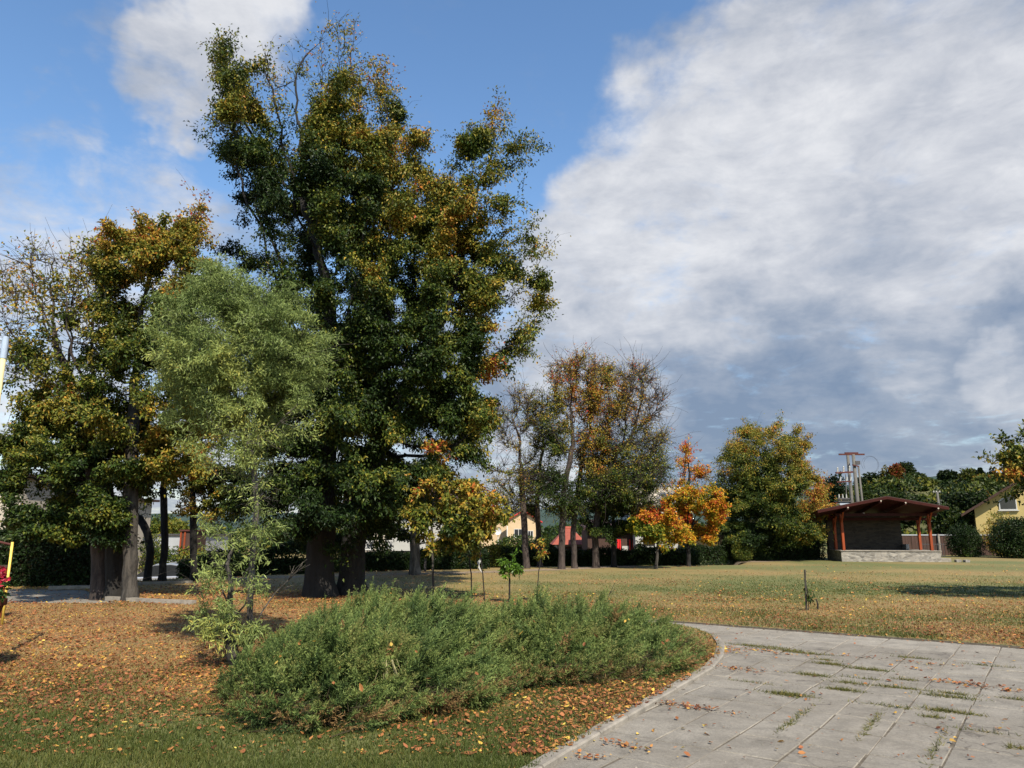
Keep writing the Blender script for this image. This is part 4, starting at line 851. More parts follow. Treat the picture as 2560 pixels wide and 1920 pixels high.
# ================================================================== HILLS, FAR WOODS
def hill(name,spec,mat,depth,seed,y0=None):
    """spec: list of (px, py of skyline, distance)"""
    r=np.random.default_rng(seed); V=[];Fc=[];nr=7
    xs=np.array([s[0] for s in spec],float); pxs=np.linspace(xs[0],xs[-1],90); py=np.interp(pxs,xs,[s[1] for s in spec]); ds=np.interp(pxs,xs,[s[2] for s in spec])
    for i,(x,y,d) in enumerate(zip(pxs,py,ds)):
        top=W(x,y,d)
        for j in range(nr):
            t=j/(nr-1); q=W(x,y,d-depth*(1-t)); z=-1.4+(top[2]+1.4)*(sm(t*.96+.04))+r.normal(0,.03*top[2]*.3)*(0<j<nr-1)
            V.append((q[0],d-depth*(1-t),z))
        q=W(x,y,d+depth*.8); V.append((q[0],d+depth*.8,-1.6))
    n=nr+1
    for i in range(89):
        for j in range(n-1): Fc.append((i*n+j,(i+1)*n+j,(i+1)*n+j+1,i*n+j+1))
    o=npmesh(name,V,Fc,mat,smooth=True); o['kind']='structure'; return o,np.array(V).reshape(90,n,3)
M['hillgrass']=plain('hill_grass',(.085,.085,.035),.95,.5,.15)
M['farforest']=plain('far_forest',(.035,.055,.045),1,.35,.02)
ridge,_=hill('hills',[(-900,1275,900),(200,1285,900),(900,1282,900),(1150,1276,800),(1400,1272,800),(1700,1262,900),(2100,1215,1500),(2300,1196,1800),(2380,1184,1800),(2500,1181,1800),(2700,1190,1800),(4200,1230,1800)],M['farforest'],420,1)
near,NV=hill('hills',[(1500,1326,190),(1800,1310,190),(2040,1275,190),(2150,1228,185),(2230,1208,180),(2300,1212,175),(2400,1222,170),(2480,1205,165),(2560,1200,160),(3300,1190,150)],M['hillgrass'],105,2)
def onhill(px,t):
    # point on the near hill: t 0 foot .. 1 crest
    xs=np.linspace(1500,3300,90); i=int(np.clip(np.searchsorted(xs,px),1,89)); j=t*6; j0=int(min(5,j)); f=j-j0
    return NV[i,j0]*(1-f)+NV[i,j0+1]*f
def woods():
    r=np.random.default_rng(90); Vs=[];T=[];Lm=[];o=0;Fs=[]
    for k in range(430):
        px=r.uniform(1900,3250); t=r.random()**.8*.97; c=onhill(px,t); s=r.uniform(1.0,3.3)*(1 if t<.66 else (.6 if t<.88 else .36)); R3=np.array([s,s,s*r.uniform(.6,.85)]); c=c+np.array([0,0,R3[2]*.35])
        V,Fq,tt,l=foliage_mass('w','leaf',c,R3,230,(.7,.5),r.choice([.03,.15,.3,.4,.5,.62,.8],p=[.2,.17,.19,.17,.14,.09,.04]),int(r.integers(1e6)),lump=.4,tn=.16,toned=.05)
        Vs.append(V);Fs.append(Fq+o);o+=len(V);T.append(tt);Lm.append(l*.78)
    ob=npmesh('far_woodland',np.concatenate(Vs),np.concatenate(Fs),M['leaf'],attrs={'tone':np.concatenate(T),'lum':np.concatenate(Lm)}); tag(ob,'dense green woodland and scrub covering the hillside at the right','woodland',kind='stuff')
    Vs=[];T=[];Lm=[];o=0;Fs=[]
    for k in range(120):
        px=r.uniform(900,2000); c=W(px,r.uniform(1312,1330),r.uniform(120,180)); s=r.uniform(2.2,4.5); R3=np.array([s*1.3,s,s*.6]); c[2]=-1+R3[2]*.7
        V,Fq,tt,l=foliage_mass('w','leaf',c,R3,260,(.8,.6),r.uniform(.02,.25),int(r.integers(1e6)),lump=.4); Vs.append(V);Fs.append(Fq+o);o+=len(V);T.append(tt);Lm.append(l)
    for k in range(70):
        px=r.uniform(-300,900); c=W(px,1320,r.uniform(100,130)); s=r.uniform(2.0,3.5); R3=np.array([s*1.3,s,s*.7]); c[2]=-1+R3[2]*.7
        V,Fq,tt,l=foliage_mass('w','leaf',c,R3,260,(.7,.5),r.uniform(.1,.35),int(r.integers(1e6)),lump=.4); Vs.append(V);Fs.append(Fq+o);o+=len(V);T.append(tt);Lm.append(l)
    ob=npmesh('far_woodland',np.concatenate(Vs),np.concatenate(Fs),M['leaf'],attrs={'tone':np.concatenate(T),'lum':np.concatenate(Lm)}); tag(ob,'low dark tree belt far behind the houses','woodland',kind='stuff')
woods()
def fartree(name,label,px,pytop,pybot,wpx,t,tone,seed,fwd=None,n=2600,conifer=False,thin=False,cat='tree',leaf=.55):
    """a round or conical far tree given by its outline in the photo"""
    f=fwd or onhill(px,t)[1]; top=W(px,pytop,f); bot=W(px,pybot,f); h=top[2]-bot[2]; hw=wpx/2*f/F*1.0; r=np.random.default_rng(seed)
    root=empty(name,(bot[0],f,bot[2]-.2),label,cat)
    if conifer:
        u=r.random(n)**.6; a=r.uniform(0,6.28,n); rr=hw*u*(.55+.45*((u*7)%1))*r.uniform(.6,1,n); P=np.c_[bot[0]+np.cos(a)*rr,f+np.sin(a)*rr,top[2]-u*h*.92]
        Dl=norm(np.c_[np.cos(a),np.sin(a),-.35*np.ones(n)]+r.normal(0,.2,(n,3))); V,Fq=leaf_quads(P,Dl,norm(r.normal(0,.3,(n,3))+np.array([0,0,1.])),np.full(n,leaf),np.full(n,leaf*.5)); tt=np.clip(tone+r.normal(0,.08,n),0,1); l=r.uniform(.6,1.2,n)
    else:
        R3=np.array([hw,hw,h*.44]); V,Fq,tt,l=foliage_mass('c','leaf',np.array([bot[0],f,bot[2]+h*.56]),R3,n,(leaf,leaf*.7),tone,seed,lump=.3,tn=.22)
    npmesh('crown',V,Fq,M['leaf'],root,attrs={'tone':tt,'lum':l*(.4 if tone>.8 else .65)})
    mb=MB(); b=np.array([bot[0],f,bot[2]-.2]); mb.tube([b,b+np.array([.03*h,0,h*.35]),b+np.array([0,0,h*.8])],[.028*h,.02*h,.006*h],7)
    for k in range(10 if thin else 4):
        a=r.uniform(0,6.28); q=b+np.array([0,0,h*r.uniform(.3,.55)]); mb.tube([q,q+np.array([math.cos(a)*hw*.7,math.sin(a)*hw*.7,h*.33])],[.012*h,.004*h],4)
    mb.build('trunk',M['bark_grey'] if thin else M['bark_dark'],root,smooth=True); return root
fartree('oak_tree','round green tree on the hill crest just right of the power poles',2187,1183,1235,62,1,.13,101)
fartree('oak_tree','small dark green tree squeezed between the power poles and the round crest tree',2152,1196,1228,24,1,.08,102)
fartree('birch_tree','thin greyish half bare tree on the hill crest left of the russet tree',2218,1166,1222,26,1,.6,103,n=420,thin=True)
fartree('beech_tree','russet brown round tree on the hill crest',2243,1163,1210,36,1,.90,104)
fartree('oak_tree','tall dark green tree on the hill crest behind the russet one',2263,1158,1210,46,1,.12,105,fwd=183)
fartree('oak_tree','low green tree sloping down right of the tall dark crest tree',2292,1182,1215,44,1,.22,106)
fartree('pine_tree','ragged dark tree standing above the hill scrub in the middle of the crest',2370,1176,1218,44,1,.06,107)
fartree('pine_tree','little pointed conifer on the hill crest near the yellow house',2452,1168,1190,18,1,.03,108,conifer=True,n=900)
fartree('pine_tree','loose tall pine on the hill crest nearest the right edge',2484,1168,1215,20,1,.03,109,conifer=True,n=700)
fartree('maple_tree','yellowing round tree on the hill above the yellow house',2430,1172,1225,52,1,.42,110)
fartree('maple_tree','golden bush like tree on the slope above the yellow house',2458,1190,1222,40,.95,.62,111,fwd=150)
fartree('spruce_tree','large dark green conifer like tree between the stone shelter and the yellow house',2432,1228,1345,105,0,.10,112,fwd=70,n=9000,leaf=.30)
fartree('walnut_tree','bluish green tree just behind the right side of the shelter roof',2372,1265,1350,75,0,.2,113,fwd=66,n=5000,leaf=.30)
fartree('walnut_tree','mid green tree low behind the shelter fence',2400,1290,1350,60,0,.28,114,fwd=62,n=3500,leaf=.26)
fartree('walnut_tree','wide green tree behind the ridge of the shelter roof',2250,1240,1330,120,0,.22,115,fwd=95,n=6000,leaf=.4)
fartree('walnut_tree','green tree behind the left slope of the shelter roof and the power poles',2170,1232,1330,70,0,.3,116,fwd=90,n=4500,leaf=.4)
fartree('pine_tree','dark green tree far left of the power poles beyond the golden beech leaves',2095,1190,1330,60,0,.08,117,fwd=120,n=5000,leaf=.4)
fartree('pine_tree','small pointed conifer on the far ridge between the row trunks, taller one',1332,1258,1290,16,0,.02,118,fwd=300,conifer=True,n=600,leaf=1.0)
fartree('pine_tree','small pointed conifer on the far ridge between the row trunks, lower one',1320,1264,1290,12,0,.02,119,fwd=300,conifer=True,n=500,leaf=1.0)
# ================================================================== BUSHES AND HEDGES
def gpt(px,py): return G(px,py)
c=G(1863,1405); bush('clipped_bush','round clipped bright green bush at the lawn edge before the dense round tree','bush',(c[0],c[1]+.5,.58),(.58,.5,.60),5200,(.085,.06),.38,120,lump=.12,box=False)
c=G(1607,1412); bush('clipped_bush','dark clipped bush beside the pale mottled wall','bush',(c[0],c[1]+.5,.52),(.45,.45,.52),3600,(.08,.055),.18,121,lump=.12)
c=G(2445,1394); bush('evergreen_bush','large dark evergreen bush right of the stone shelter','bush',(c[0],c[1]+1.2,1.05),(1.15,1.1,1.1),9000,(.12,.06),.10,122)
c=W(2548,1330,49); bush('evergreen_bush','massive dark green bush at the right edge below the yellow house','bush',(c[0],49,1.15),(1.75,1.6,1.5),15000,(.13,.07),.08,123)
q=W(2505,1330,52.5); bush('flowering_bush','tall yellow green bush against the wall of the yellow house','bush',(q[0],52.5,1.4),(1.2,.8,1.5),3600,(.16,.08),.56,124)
def hedge(label,p0,p1,h,w,n,tone,seed,z=None,leaf=(.1,.07)):
    r=np.random.default_rng(seed); a=np.array(p0,float);b=np.array(p1,float); d=b-a; l=np.linalg.norm(d); d/=l; nn_=np.array([-d[1],d[0]])
    u=r.random(n)*l; face=r.random(n); v=np.where(face<.6,-w/2,r.uniform(-w/2,w/2,n)); zz=np.where(face<.6,r.random(n)*h,h); v=v+r.normal(0,.07,n); zz=zz+r.normal(0,.07,n)
    hh=1+.16*(vnoise(np.c_[u,u*0],.7,seed)-.5)*2; p=a+u[:,None]*d+v[:,None]*nn_; g=ground_z(p[:,0],p[:,1]); P=np.c_[p,g+np.maximum(zz*hh,.03)]
    V,Fq=leaf_quads(P,norm(r.normal(size=(n,3))),norm(r.normal(0,.6,(n,3))+np.array([-nn_[0],-nn_[1],.6])),leaf[0]*r.uniform(.6,1.3,n),leaf[1]*r.uniform(.7,1.2,n))
    root=empty('hedge',((a+b)/2)[0:2].tolist()+[float(ground_z(*((a+b)/2)))],label,'hedge')
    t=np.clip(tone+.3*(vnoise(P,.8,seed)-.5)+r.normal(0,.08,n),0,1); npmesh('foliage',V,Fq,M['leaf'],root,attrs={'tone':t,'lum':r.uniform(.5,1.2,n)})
    m=MB(); k=int(l/.5)
    for i in range(k):
        q=a+d*(i+.5)*l/k; g=float(ground_z(q[0],q[1])); 
        for s in(-1,1):
            e=q+d*s*.22+nn_*random.uniform(-.2,.2)*w; m.tube([(q[0],q[1],g-.05),((q+e)[0]/2,(q+e)[1]/2,g+h*.45),(e[0],e[1],g+h*.92)],[.025,.018,.008],4)
    m.box(((a+b)/2).tolist()+[float(ground_z(*((a+b)/2)))+h*.42],(l*.99,w*.45,h*.8),rz=math.atan2(d[1],d[0]))
    m.build('stem',M['core'],root)
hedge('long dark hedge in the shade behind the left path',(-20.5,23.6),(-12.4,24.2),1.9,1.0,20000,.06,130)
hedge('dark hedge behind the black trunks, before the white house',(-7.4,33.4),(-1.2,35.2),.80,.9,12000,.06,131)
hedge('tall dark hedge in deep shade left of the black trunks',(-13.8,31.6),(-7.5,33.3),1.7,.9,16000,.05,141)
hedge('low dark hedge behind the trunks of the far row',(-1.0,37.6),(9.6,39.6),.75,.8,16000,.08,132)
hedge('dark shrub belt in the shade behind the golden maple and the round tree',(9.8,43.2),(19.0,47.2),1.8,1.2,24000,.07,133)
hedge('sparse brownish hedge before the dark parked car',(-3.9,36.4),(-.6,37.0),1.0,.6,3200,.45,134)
q=W(1300,1330,62); bush('shrub','grey green shrub before the cream gabled house','bush',(q[0],62,.1),(2.6,1.5,1.15),6000,(.22,.13),.25,135)
q=W(1380,1340,56); bush('shrub','dark shrub between the forked trunk and the orange roofed shed','bush',(q[0]-.8,56,-.1),(1.5,1.3,1.3),5000,(.2,.12),.10,136)
q=W(1440,1300,70); bush('shrub','pale green bush in front of the small grey roof','bush',(q[0],70,.6),(2.2,1.5,1.7),5000,(.22,.15),.32,137)
q=W(345,1390,42); bush('shrub','olive green shrub beside the pale barked trunk, before the long grey building','bush',(q[0],42,.2),(1.5,1.2,1.5),5000,(.16,.09),.34,138)
q=W(430,1390,42); bush('shrub','low green shrub row under the long grey building, right of the slim trunk','bush',(q[0],44,-.2),(2.4,1.1,1.0),5000,(.16,.09),.34,139)
q=W(375,1320,75); bush('tree_top','rounded green tree top showing above the long grey building','tree',(q[0],78,1.6),(2.8,2,1.6),5000,(.3,.2),.3,140)
# ================================================================== STONE SHELTER
TH=R(-8); ex=Vector((math.cos(TH),math.sin(TH),0)); ey=Vector((-math.sin(TH),math.cos(TH),0)); ez=Vector((0,0,1))
g=G(2105,1404); O=Vector((g[0],g[1],0)); WP=5.3; DP=3.0; HP=.62
def SP(x,y,z): return O+ex*x+ey*y+ez*z
sh_=empty('shelter',SP(WP/2,DP/2,0),'open stage shelter with red brown gabled roof and stone back wall on a stone platform','shelter')
mb=MB(); mb.prism([SP(0,0,-.15),SP(WP,0,-.15),SP(WP,DP,-.15),SP(0,DP,-.15)],(0,0,HP+.10)); mb.build('platform',M['stonelight'],sh_)
mb=MB(); mb.prism([SP(-.05,-.05,HP-.05),SP(WP+.05,-.05,HP-.05),SP(WP+.05,DP+.05,HP-.05),SP(-.05,DP+.05,HP-.05)],(0,0,.05)); mb.build('platform_edge',M['kerb'],sh_,bevel=.01)
mb=MB(); mb.prism([SP(WP+.06,.2,-.15),SP(WP+.6,.2,-.15),SP(WP+.6,1.4,-.15),SP(WP+.06,1.4,-.15)],(0,0,.34)); mb.build('step',M['kerb'],sh_,bevel=.02)
mb=MB(); mb.prism([SP(0.02,DP-.42,HP),SP(WP*.80,DP-.42,HP),SP(WP*.80,DP-.05,HP),SP(0.02,DP-.05,HP)],(0,0,2.0)); mb.build('back_wall',M['stone'],sh_)
mb=MB(); mb.prism([SP(WP*.80-.02,DP-1.0,HP),SP(WP*.80+.30,DP-.6,HP),SP(WP*.80+.30,DP-.1,HP),SP(WP*.80-.02,DP-.1,HP)],(0,0,.32)); mb.build('wall_foot',M['stonelight'],sh_)
# roof: front edge lifted, falling to the back
fy,by=-1.15,DP+.75; xl,xr=-1.40,WP+.22; xm=2.35
FL,FA,FR=SP(xl,fy,2.75),SP(xm,fy,3.50),SP(xr,fy,2.90); BL_,BA,BR=SP(xl-.15,by,2.0),SP(xm,by,2.85),SP(xr-.1,by,2.35)
for P4 in ((FL,FA,BA,BL_),(FA,FR,BR,BA)):
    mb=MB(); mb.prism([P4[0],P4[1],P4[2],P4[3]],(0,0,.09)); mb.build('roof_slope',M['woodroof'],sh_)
    mb=MB(); up=Vector((0,0,.094)); mb.prism([p+up for p in P4],(0,0,.035)); mb.build('roof_sheet',M['roofmetal'],sh_)
for a,b in ((FL,FA),(FA,FR)):
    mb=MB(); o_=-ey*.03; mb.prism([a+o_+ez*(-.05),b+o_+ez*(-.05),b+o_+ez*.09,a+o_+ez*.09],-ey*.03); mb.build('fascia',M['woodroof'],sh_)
def roofz(x,y,side=None):
    t=(y-fy)/(by-fy); 
    if x<xm: s=(x-xl)/(xm-xl); zf=2.75+(.75)*s; zb=2.0+.85*s
    else: s=(x-xm)/(xr-xm); zf=3.5-.6*s; zb=2.85-.5*s
    return zf*(1-t)+zb*t
cols=[(.22,.25),(.22,1.75),(WP-.35,.25),(WP-.35,1.85)]
for x,y in cols:
    mb=MB(); mb.bar(SP(x,y,HP),SP(x,y,roofz(x,y)-.2),.145); mb.build('column',M['wood'],sh_,bevel=.012)
    mb=MB(); zt=roofz(x,y)-.25
    mb.bar(SP(x,y,zt-.5),SP(x,y-.55,roofz(x,y-.55)-.12),.08); mb.build('brace',M['wood'],sh_)
for x in (.22,2.0,WP*.62,WP-.35):
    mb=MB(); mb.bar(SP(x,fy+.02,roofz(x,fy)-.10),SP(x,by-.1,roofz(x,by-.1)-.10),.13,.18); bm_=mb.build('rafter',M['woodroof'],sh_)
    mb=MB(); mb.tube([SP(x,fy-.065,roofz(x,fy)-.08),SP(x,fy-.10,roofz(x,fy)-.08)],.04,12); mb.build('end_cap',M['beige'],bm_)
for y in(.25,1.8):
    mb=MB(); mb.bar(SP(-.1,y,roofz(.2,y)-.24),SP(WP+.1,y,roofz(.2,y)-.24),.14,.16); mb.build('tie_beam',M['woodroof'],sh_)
# low blocks lying beside the platform
for k,(x,y) in enumerate(((WP+.9,.1),(WP+1.25,-.1))):
    mb=MB(); mb.box(SP(x,y,.06),(.32,.22,.16),rz=.3*k); o=mb.build('stone_block',M['stonelight'],origin=SP(x,y,0),bevel=.02); tag(o,['rough stone block lying against the right end of the shelter platform','rough stone block lying on the grass a step right of the platform'][k],'stone block')
# ================================================================== BOARD FENCE AND RAILING RIGHT OF THE SHELTER
fn=empty('board_fence',(27,52,0),'brown board fence with a pale coping behind and right of the shelter','fence')
a=W(2205,1400,55); b=W(2440,1395,55); mb=MB(); x=a[0]
while x<b[0]+2: mb.box((x,55+random.uniform(-.02,.02),.62+.0),(.20,.04,1.55)); x+=.215
mb.build('boards',M['fencewood_and_wall_shade'],fn)
mb=MB(); mb.box(((a[0]+b[0])/2+1,55,1.44),(b[0]-a[0]+2.3,.12,.08)); mb.build('coping',M['greywall'],fn)
for px in (2350,2400):
    q=W(px,1370,54.8); mb=MB(); mb.box((q[0],54.85,.7),(.13,.13,1.6)); mb.build('post',M['kerb'],fn,bevel=.01)
rl=empty('metal_railing',(24,50,0),'low dark metal railing before the board fence, seen through the open side of the shelter','railing')
a=W(2296,1372,50); b=W(2362,1372,50); mb=MB()
for z in(.12,.85): mb.box(((a[0]+b[0])/2,50,z),(b[0]-a[0],.03,.03))
mb.build('rail',M['iron'],rl); mb=MB(); x=a[0]
while x<b[0]: mb.box((x,50,.5),(.02,.02,.9)); x+=.13
mb.build('bars',M['iron'],rl)
# ================================================================== POWER POLES
pf=58.; pg=empty('power_pole',(W(2143,1265,pf)[0],pf,0),'concrete transformer pole pair with rusty cross arms and a looping cable above the shelter roof','power pole')
def PW(x,y,f=pf): return Vector([float(q) for q in W(x,y,f)])
b0=PW(2143,1265); t0=PW(2133,1136); b0=b0+(b0-t0)*.55; b0.z=-.1; b0.x=t0.x+.02
mb=MB(); mb.tube([b0,t0],[.17,.12],12); mb.build('pole',M['polecon'],pg,smooth=True)
t1=PW(2119,1136,pf+1.2); mb=MB(); mb.tube([Vector((t1.x,t1.y,-.1)),t1],[.16,.11],12); mb.build('pole',M['polecon'],pg,smooth=True)
t2=PW(2146,1165,pf+.6); mb=MB(); mb.tube([Vector((t2.x+.12,t2.y,-.1)),t2],[.10,.07],10); mb.build('pole',M['polecon'],pg,smooth=True)
mb=MB(); mb.bar(PW(2097,1136),PW(2161,1136),.10,.12); mb.bar(PW(2112,1133,pf+1.2),PW(2145,1133,pf+1.2),.12,.14); mb.bar(PW(2114,1135),PW(2114,1135,pf+1.2),.1); mb.bar(PW(2141,1135),PW(2141,1135,pf+1.2),.1); mb.build('cross_arm',M['rust'],pg)
mb=MB(); mb.bar(PW(2089,1182,pf-.3),PW(2132,1180,pf-.3),.12,.13); mb.build('cross_arm',M['rust'],pg)
mb=MB(); mb.bar(PW(2092,1205,pf-.3),PW(2128,1203,pf-.3),.09,.1); mb.build('cross_arm',M['rust'],pg)
for px,py,h in((2094,1182,14),(2109,1181,16),(2124,1180,16)):
    a=PW(px,py,pf-.3); c_=PW(px,py-h,pf-.3); mb=MB(); n=9; mb.tube([a+(c_-a)*i/n for i in range(n+1)],[.075 if i%2 else .045 for i in range(n)]+[.02],10); mb.build('insulator',M['porcelain'],pg)
for px in(2100,2116,2126):
    mb=MB(); mb.tube([PW(px,1203,pf-.3),PW(px+2,1192,pf-.3)],[.05,.04],8); mb.build('insulator',M['porcelain'],pg)
for (a,b) in(((2114,1186),(2116,1240)),((2124,1186),(2129,1262))):
    mb=MB(); mb.tube([PW(*a,pf-.25),PW(*b,pf-.25)],.035,7); mb.build('conduit',M['polecon'],pg)
mb=MB(); r=np.random.default_rng(3)
for k in range(2):
    pts=[];c0=PW(2150,1160,pf-.1)
    for i in range(19):
        a=-1.5+i/18*5.2; pts.append(c0+Vector((.75+math.cos(a)*(.55+.06*k)*(1+.1*k),.1*k-.2,math.sin(a)*(.62+.05*k)-.05)))
    mb.tube(pts,.008,4)
mb.box(PW(2143,1157),(.35,.3,.28)); mb.build('cable_loop',M['iron'],pg)
mb=MB(); mb.bar(PW(2131,1162,pf-.2),PW(2147,1166,pf-.2),.09); mb.build('bracket',M['rust'],pg)
tb=MB(); q=PW(2109,1265,pf-.6); tb.box((q.x,q.y,2.9),(.85,.6,1.9)); tbo=tb.build('transformer',M['transf'],pg,bevel=.03)
mb=MB()
for k in range(7): mb.box((q.x-.36+k*.12,q.y-.36,2.75),(.03,.12,1.4))
mb.build('cooling_fin',M['transf'],tbo); mb=MB(); mb.box((q.x,q.y,3.95),(1.05,.8,.09)); mb.box((q.x,q.y,4.15),(.9,.3,.12)); mb.build('lid',M['iron'],tbo)
for k in(-1,0,1): mb=MB(); mb.tube([(q.x+k*.28,q.y,4.2),(q.x+k*.28,q.y,4.5)],[.06,.035],8); mb.build('bushing',M['porcelain'],tbo)
u=empty('power_pole',(W(2348,1265,75)[0],75,0),'slender pale concrete utility pole with a short cross arm behind the right of the shelter','power pole')
a=PW(2343,1230,75); mb=MB(); mb.tube([Vector((a.x+.1,75,-.1)),a],[.15,.1],10); mb.build('pole',M['polecon'],u,smooth=True)
mb=MB(); mb.bar(PW(2332,1230,75),PW(2351,1230,75),.1); mb.build('cross_arm',M['polecon'],u)
for px in(2334,2341,2349): mb=MB(); mb.tube([PW(px,1230,75),PW(px,1227,75)],[.07,.05],8); mb.build('insulator',M['porcelain'],u)
for k,px in enumerate((2352,2357)):
    a=PW(px,1249+k,80); mb=MB(); mb.tube([Vector((a.x,80,-.1)),a],[.1,.08],8); mb.build('stay_post',M['polecon'],u)
# ================================================================== HOUSES
def house(name,label,cat,o,rz,w,d,h,ridge,wall,roof,over=.4,zb=-1.4,wins=(),chim=None,roofover=None):
    """gable to the front; o = front left wall foot"""
    e1=Vector((math.cos(rz),math.sin(rz),0)); e2=Vector((-math.sin(rz),math.cos(rz),0)); O_=Vector(o); root=empty(name,O_+e1*w/2+e2*d/2,label,cat)
    P=lambda x,y,z:O_+e1*x+e2*y+ez*z
    mb=MB(); mb.prism([P(0,0,0),P(w,0,0),P(w,0,h),P(w/2,0,ridge),P(0,0,h)],e2*d); mb.build('wall',M[wall],root)
    sl=(ridge-h)/(w/2)
    for s in(0,1):
        x0=-over if s==0 else w+over; z0=h-sl*over
        mb=MB(); mb.prism([P(x0,-over,z0+.02),P(w/2,-over,ridge+.02),P(w/2,d+over,ridge+.02),P(x0,d+over,z0+.02)],(0,0,.16)); ro=mb.build('roof',M[roof],root)
        uv=ro.data.uv_layers.new(name='UVMap')
        for li,lp_ in enumerate(ro.data.loops): v=ro.data.vertices[lp_.vertex_index].co; uv.data[li].uv=(v.dot(e2)*.3,v.dot(e1)*.9)
    for (x,z,ww,hh) in wins:
        mb=MB(); mb.prism([P(x,-.02,z),P(x+ww,-.02,z),P(x+ww,-.02,z+hh),P(x,-.02,z+hh)],-e2*.04)
        f=mb.build('window',M['frame'],root)
        mb=MB(); k=.07
        for i in range(2):
            xa=x+k+i*(ww-k)/2; xb=x+(i+1)*(ww-k)/2; mb.prism([P(xa,-.065,z+k),P(xb,-.065,z+k),P(xb,-.065,z+hh-k),P(xa,-.065,z+hh-k)],-e2*.01)
        mb.build('pane',M['glass'],f)
    if chim:
        x,y,cz=chim; mb=MB(); mb.box(P(x,y,cz),(.5,.5,1.5)); mb.build('chimney',M['cream'],root)
    return root,P
f=110.; o=W(1268,1330,f); sc=f/F
hs_,P=house('gabled_house','cream gabled house with a red roof between the trunks of the far row','house',(o[0],f,-1.25),0,78*sc,8,1.45-(-1.25)+1.8-.0,5.9,'cream','redroof',over=.5,wins=((1.0,2.1,1.3,1.25),(3.0,2.1,.8,1.0)))
mb=MB(); q=W(1268,1300,f-1); mb.box((q[0],f-.7,2.3),(.12,.12,2.6)); mb.build('drainpipe',M['frame'],hs_)
o=W(1190,1330,120); house('red_roofed_house','long low red roof left of the cream gabled house, half hidden by orange leaves','house',(o[0],120,-1.25),0,9,6,3.0,5.0,'cream','redroof',over=.5)
mb=MB(); q=W(1245,1328,80); root=empty('satellite_dish',(q[0],80,0),'small white satellite dish on a pole left of the cream house','dish')
mb.tube([(q[0],80,-1.3),(q[0],80,q[2])],.04,8); mb.build('mast',M['frame'],root); mb=MB(); rr=[.06,.22,.33,.38]; mb.tube([(q[0],79.9-.04*k,q[2]+.0) for k in range(4)],rr,16,cap=False); mb.build('dish',M['frame'],root)
# orange tiled shed
f=52.; a=W(1384,1360,f); b=W(1468,1360,f); w_=b[0]-a[0]
root=empty('garden_shed',((a[0]+b[0])/2,f+1.5,-1.25),'low shed with a bright orange tiled hipped roof behind the row trunks','shed')
mb=MB(); mb.box(((a[0]+b[0])/2,f+1.7,(-1.25+.78)/2),(w_-.5,2.6,2.03)); mb.build('wall',M['greywall'],root)
z0,z1=.80,1.95; mb=MB(); A_=[(a[0]-.1,f,z0),(b[0]+.1,f,z0),(b[0]+.1,f+3.6,z0),(a[0]-.1,f+3.6,z0),(a[0]+.95,f+1.8,z1),(b[0]-.95,f+1.8,z1)]
mb.add(A_,[(0,1,5,4),(1,2,5),(2,3,4,5),(3,0,4),(3,2,1,0)]); ro=mb.build('roof',M['tile'],root); uv=ro.data.uv_layers.new(name='UVMap')
for li,lp_ in enumerate(ro.data.loops): v=ro.data.vertices[lp_.vertex_index].co; uv.data[li].uv=(v.x*.3,v.z*1.6)
mb=MB(); mb.tube([A_[4],A_[5]],.09,8); mb.build('ridge_tiles',M['tile'],root)
mb=MB(); mb.box(((a[0]+b[0])/2+.2,f-.02+.40,-.1),(1.2,.05,1.5)); mb.build('door',M['fencewood_and_wall_shade'],root)
o=W(1430,1300,90); house('grey_roofed_house','pale grey roof glimpsed beyond the orange shed','house',(o[0],90,-1.25),0,8,6,2.4,3.9,'greywall','greywall',over=.3) 
# white house with balcony behind the black trunks
f=37.; a=W(980,1377,f); b=W(1121,1377,f); zt=W(1000,1275,f)[2]; root=empty('white_house',((a[0]+b[0])/2-1,f+3,-1.25),'white plastered house with a railed porch, dappled with tree shadows, behind the black trunks','house')
mb=MB(); mb.box(((a[0]+b[0])/2,f+3,(a[2]+zt)/2),(b[0]-a[0],6,zt-a[2])); mb.build('wall',M['white'],root)
mb=MB(); mb.box(((a[0]+b[0])/2,f+3.03,(a[2]-1.3)/2),(b[0]-a[0]-.06,5.9,a[2]+1.3)); mb.build('plinth',M['stone'],root)
p0=W(870,1377,f); xs0,xs1=p0[0],a[0]; zr=W(900,1352,f)[2]
mb=MB(); mb.box(((xs0+xs1)/2,f+3.6,(a[2]+zt)/2),(xs1-xs0,4.6,zt-a[2])); mb.build('porch_back_wall',M['greywall'],root)
mb=MB(); mb.box(((xs0+xs1)/2,f+.7,a[2]-.08),(xs1-xs0,1.4,.16)); mb.build('porch_floor',M['kerb'],root)
mb=MB(); mb.prism([(xs0-.4,f-.5,zt),(b[0]+.4,f-.5,zt),(b[0]+.4,f+3,zt+1.5),(xs0-.4,f+3,zt+1.5)],(0,0,.14)); mb.prism([(xs0-.4,f+3,zt+1.5),(b[0]+.4,f+3,zt+1.5),(b[0]+.4,f+6.5,zt),(xs0-.4,f+6.5,zt)],(0,0,.14)); mb.build('roof',M['roofmetal'],root)
for px in(900,940,957): 
    q=W(px,1340,f); mb=MB(); mb.box((q[0],f+.1,(a[2]+zt)/2),(.22,.22,zt-a[2])); mb.build('pillar',M['beige'],root)
rl=MB(); rl.box(((xs0+xs1)/2,f+.02,zr),(xs1-xs0,.05,.06)); rl.box(((xs0+xs1)/2,f+.02,a[2]+.06),(xs1-xs0,.05,.05)); x=xs0
while x<xs1: rl.bar((x,f+.02,a[2]),(x+.16,f+.02,zr),.02); rl.bar((x+.16,f+.02,a[2]),(x,f+.02,zr),.02); x+=.16
rl.build('railing',M['frame'],root)
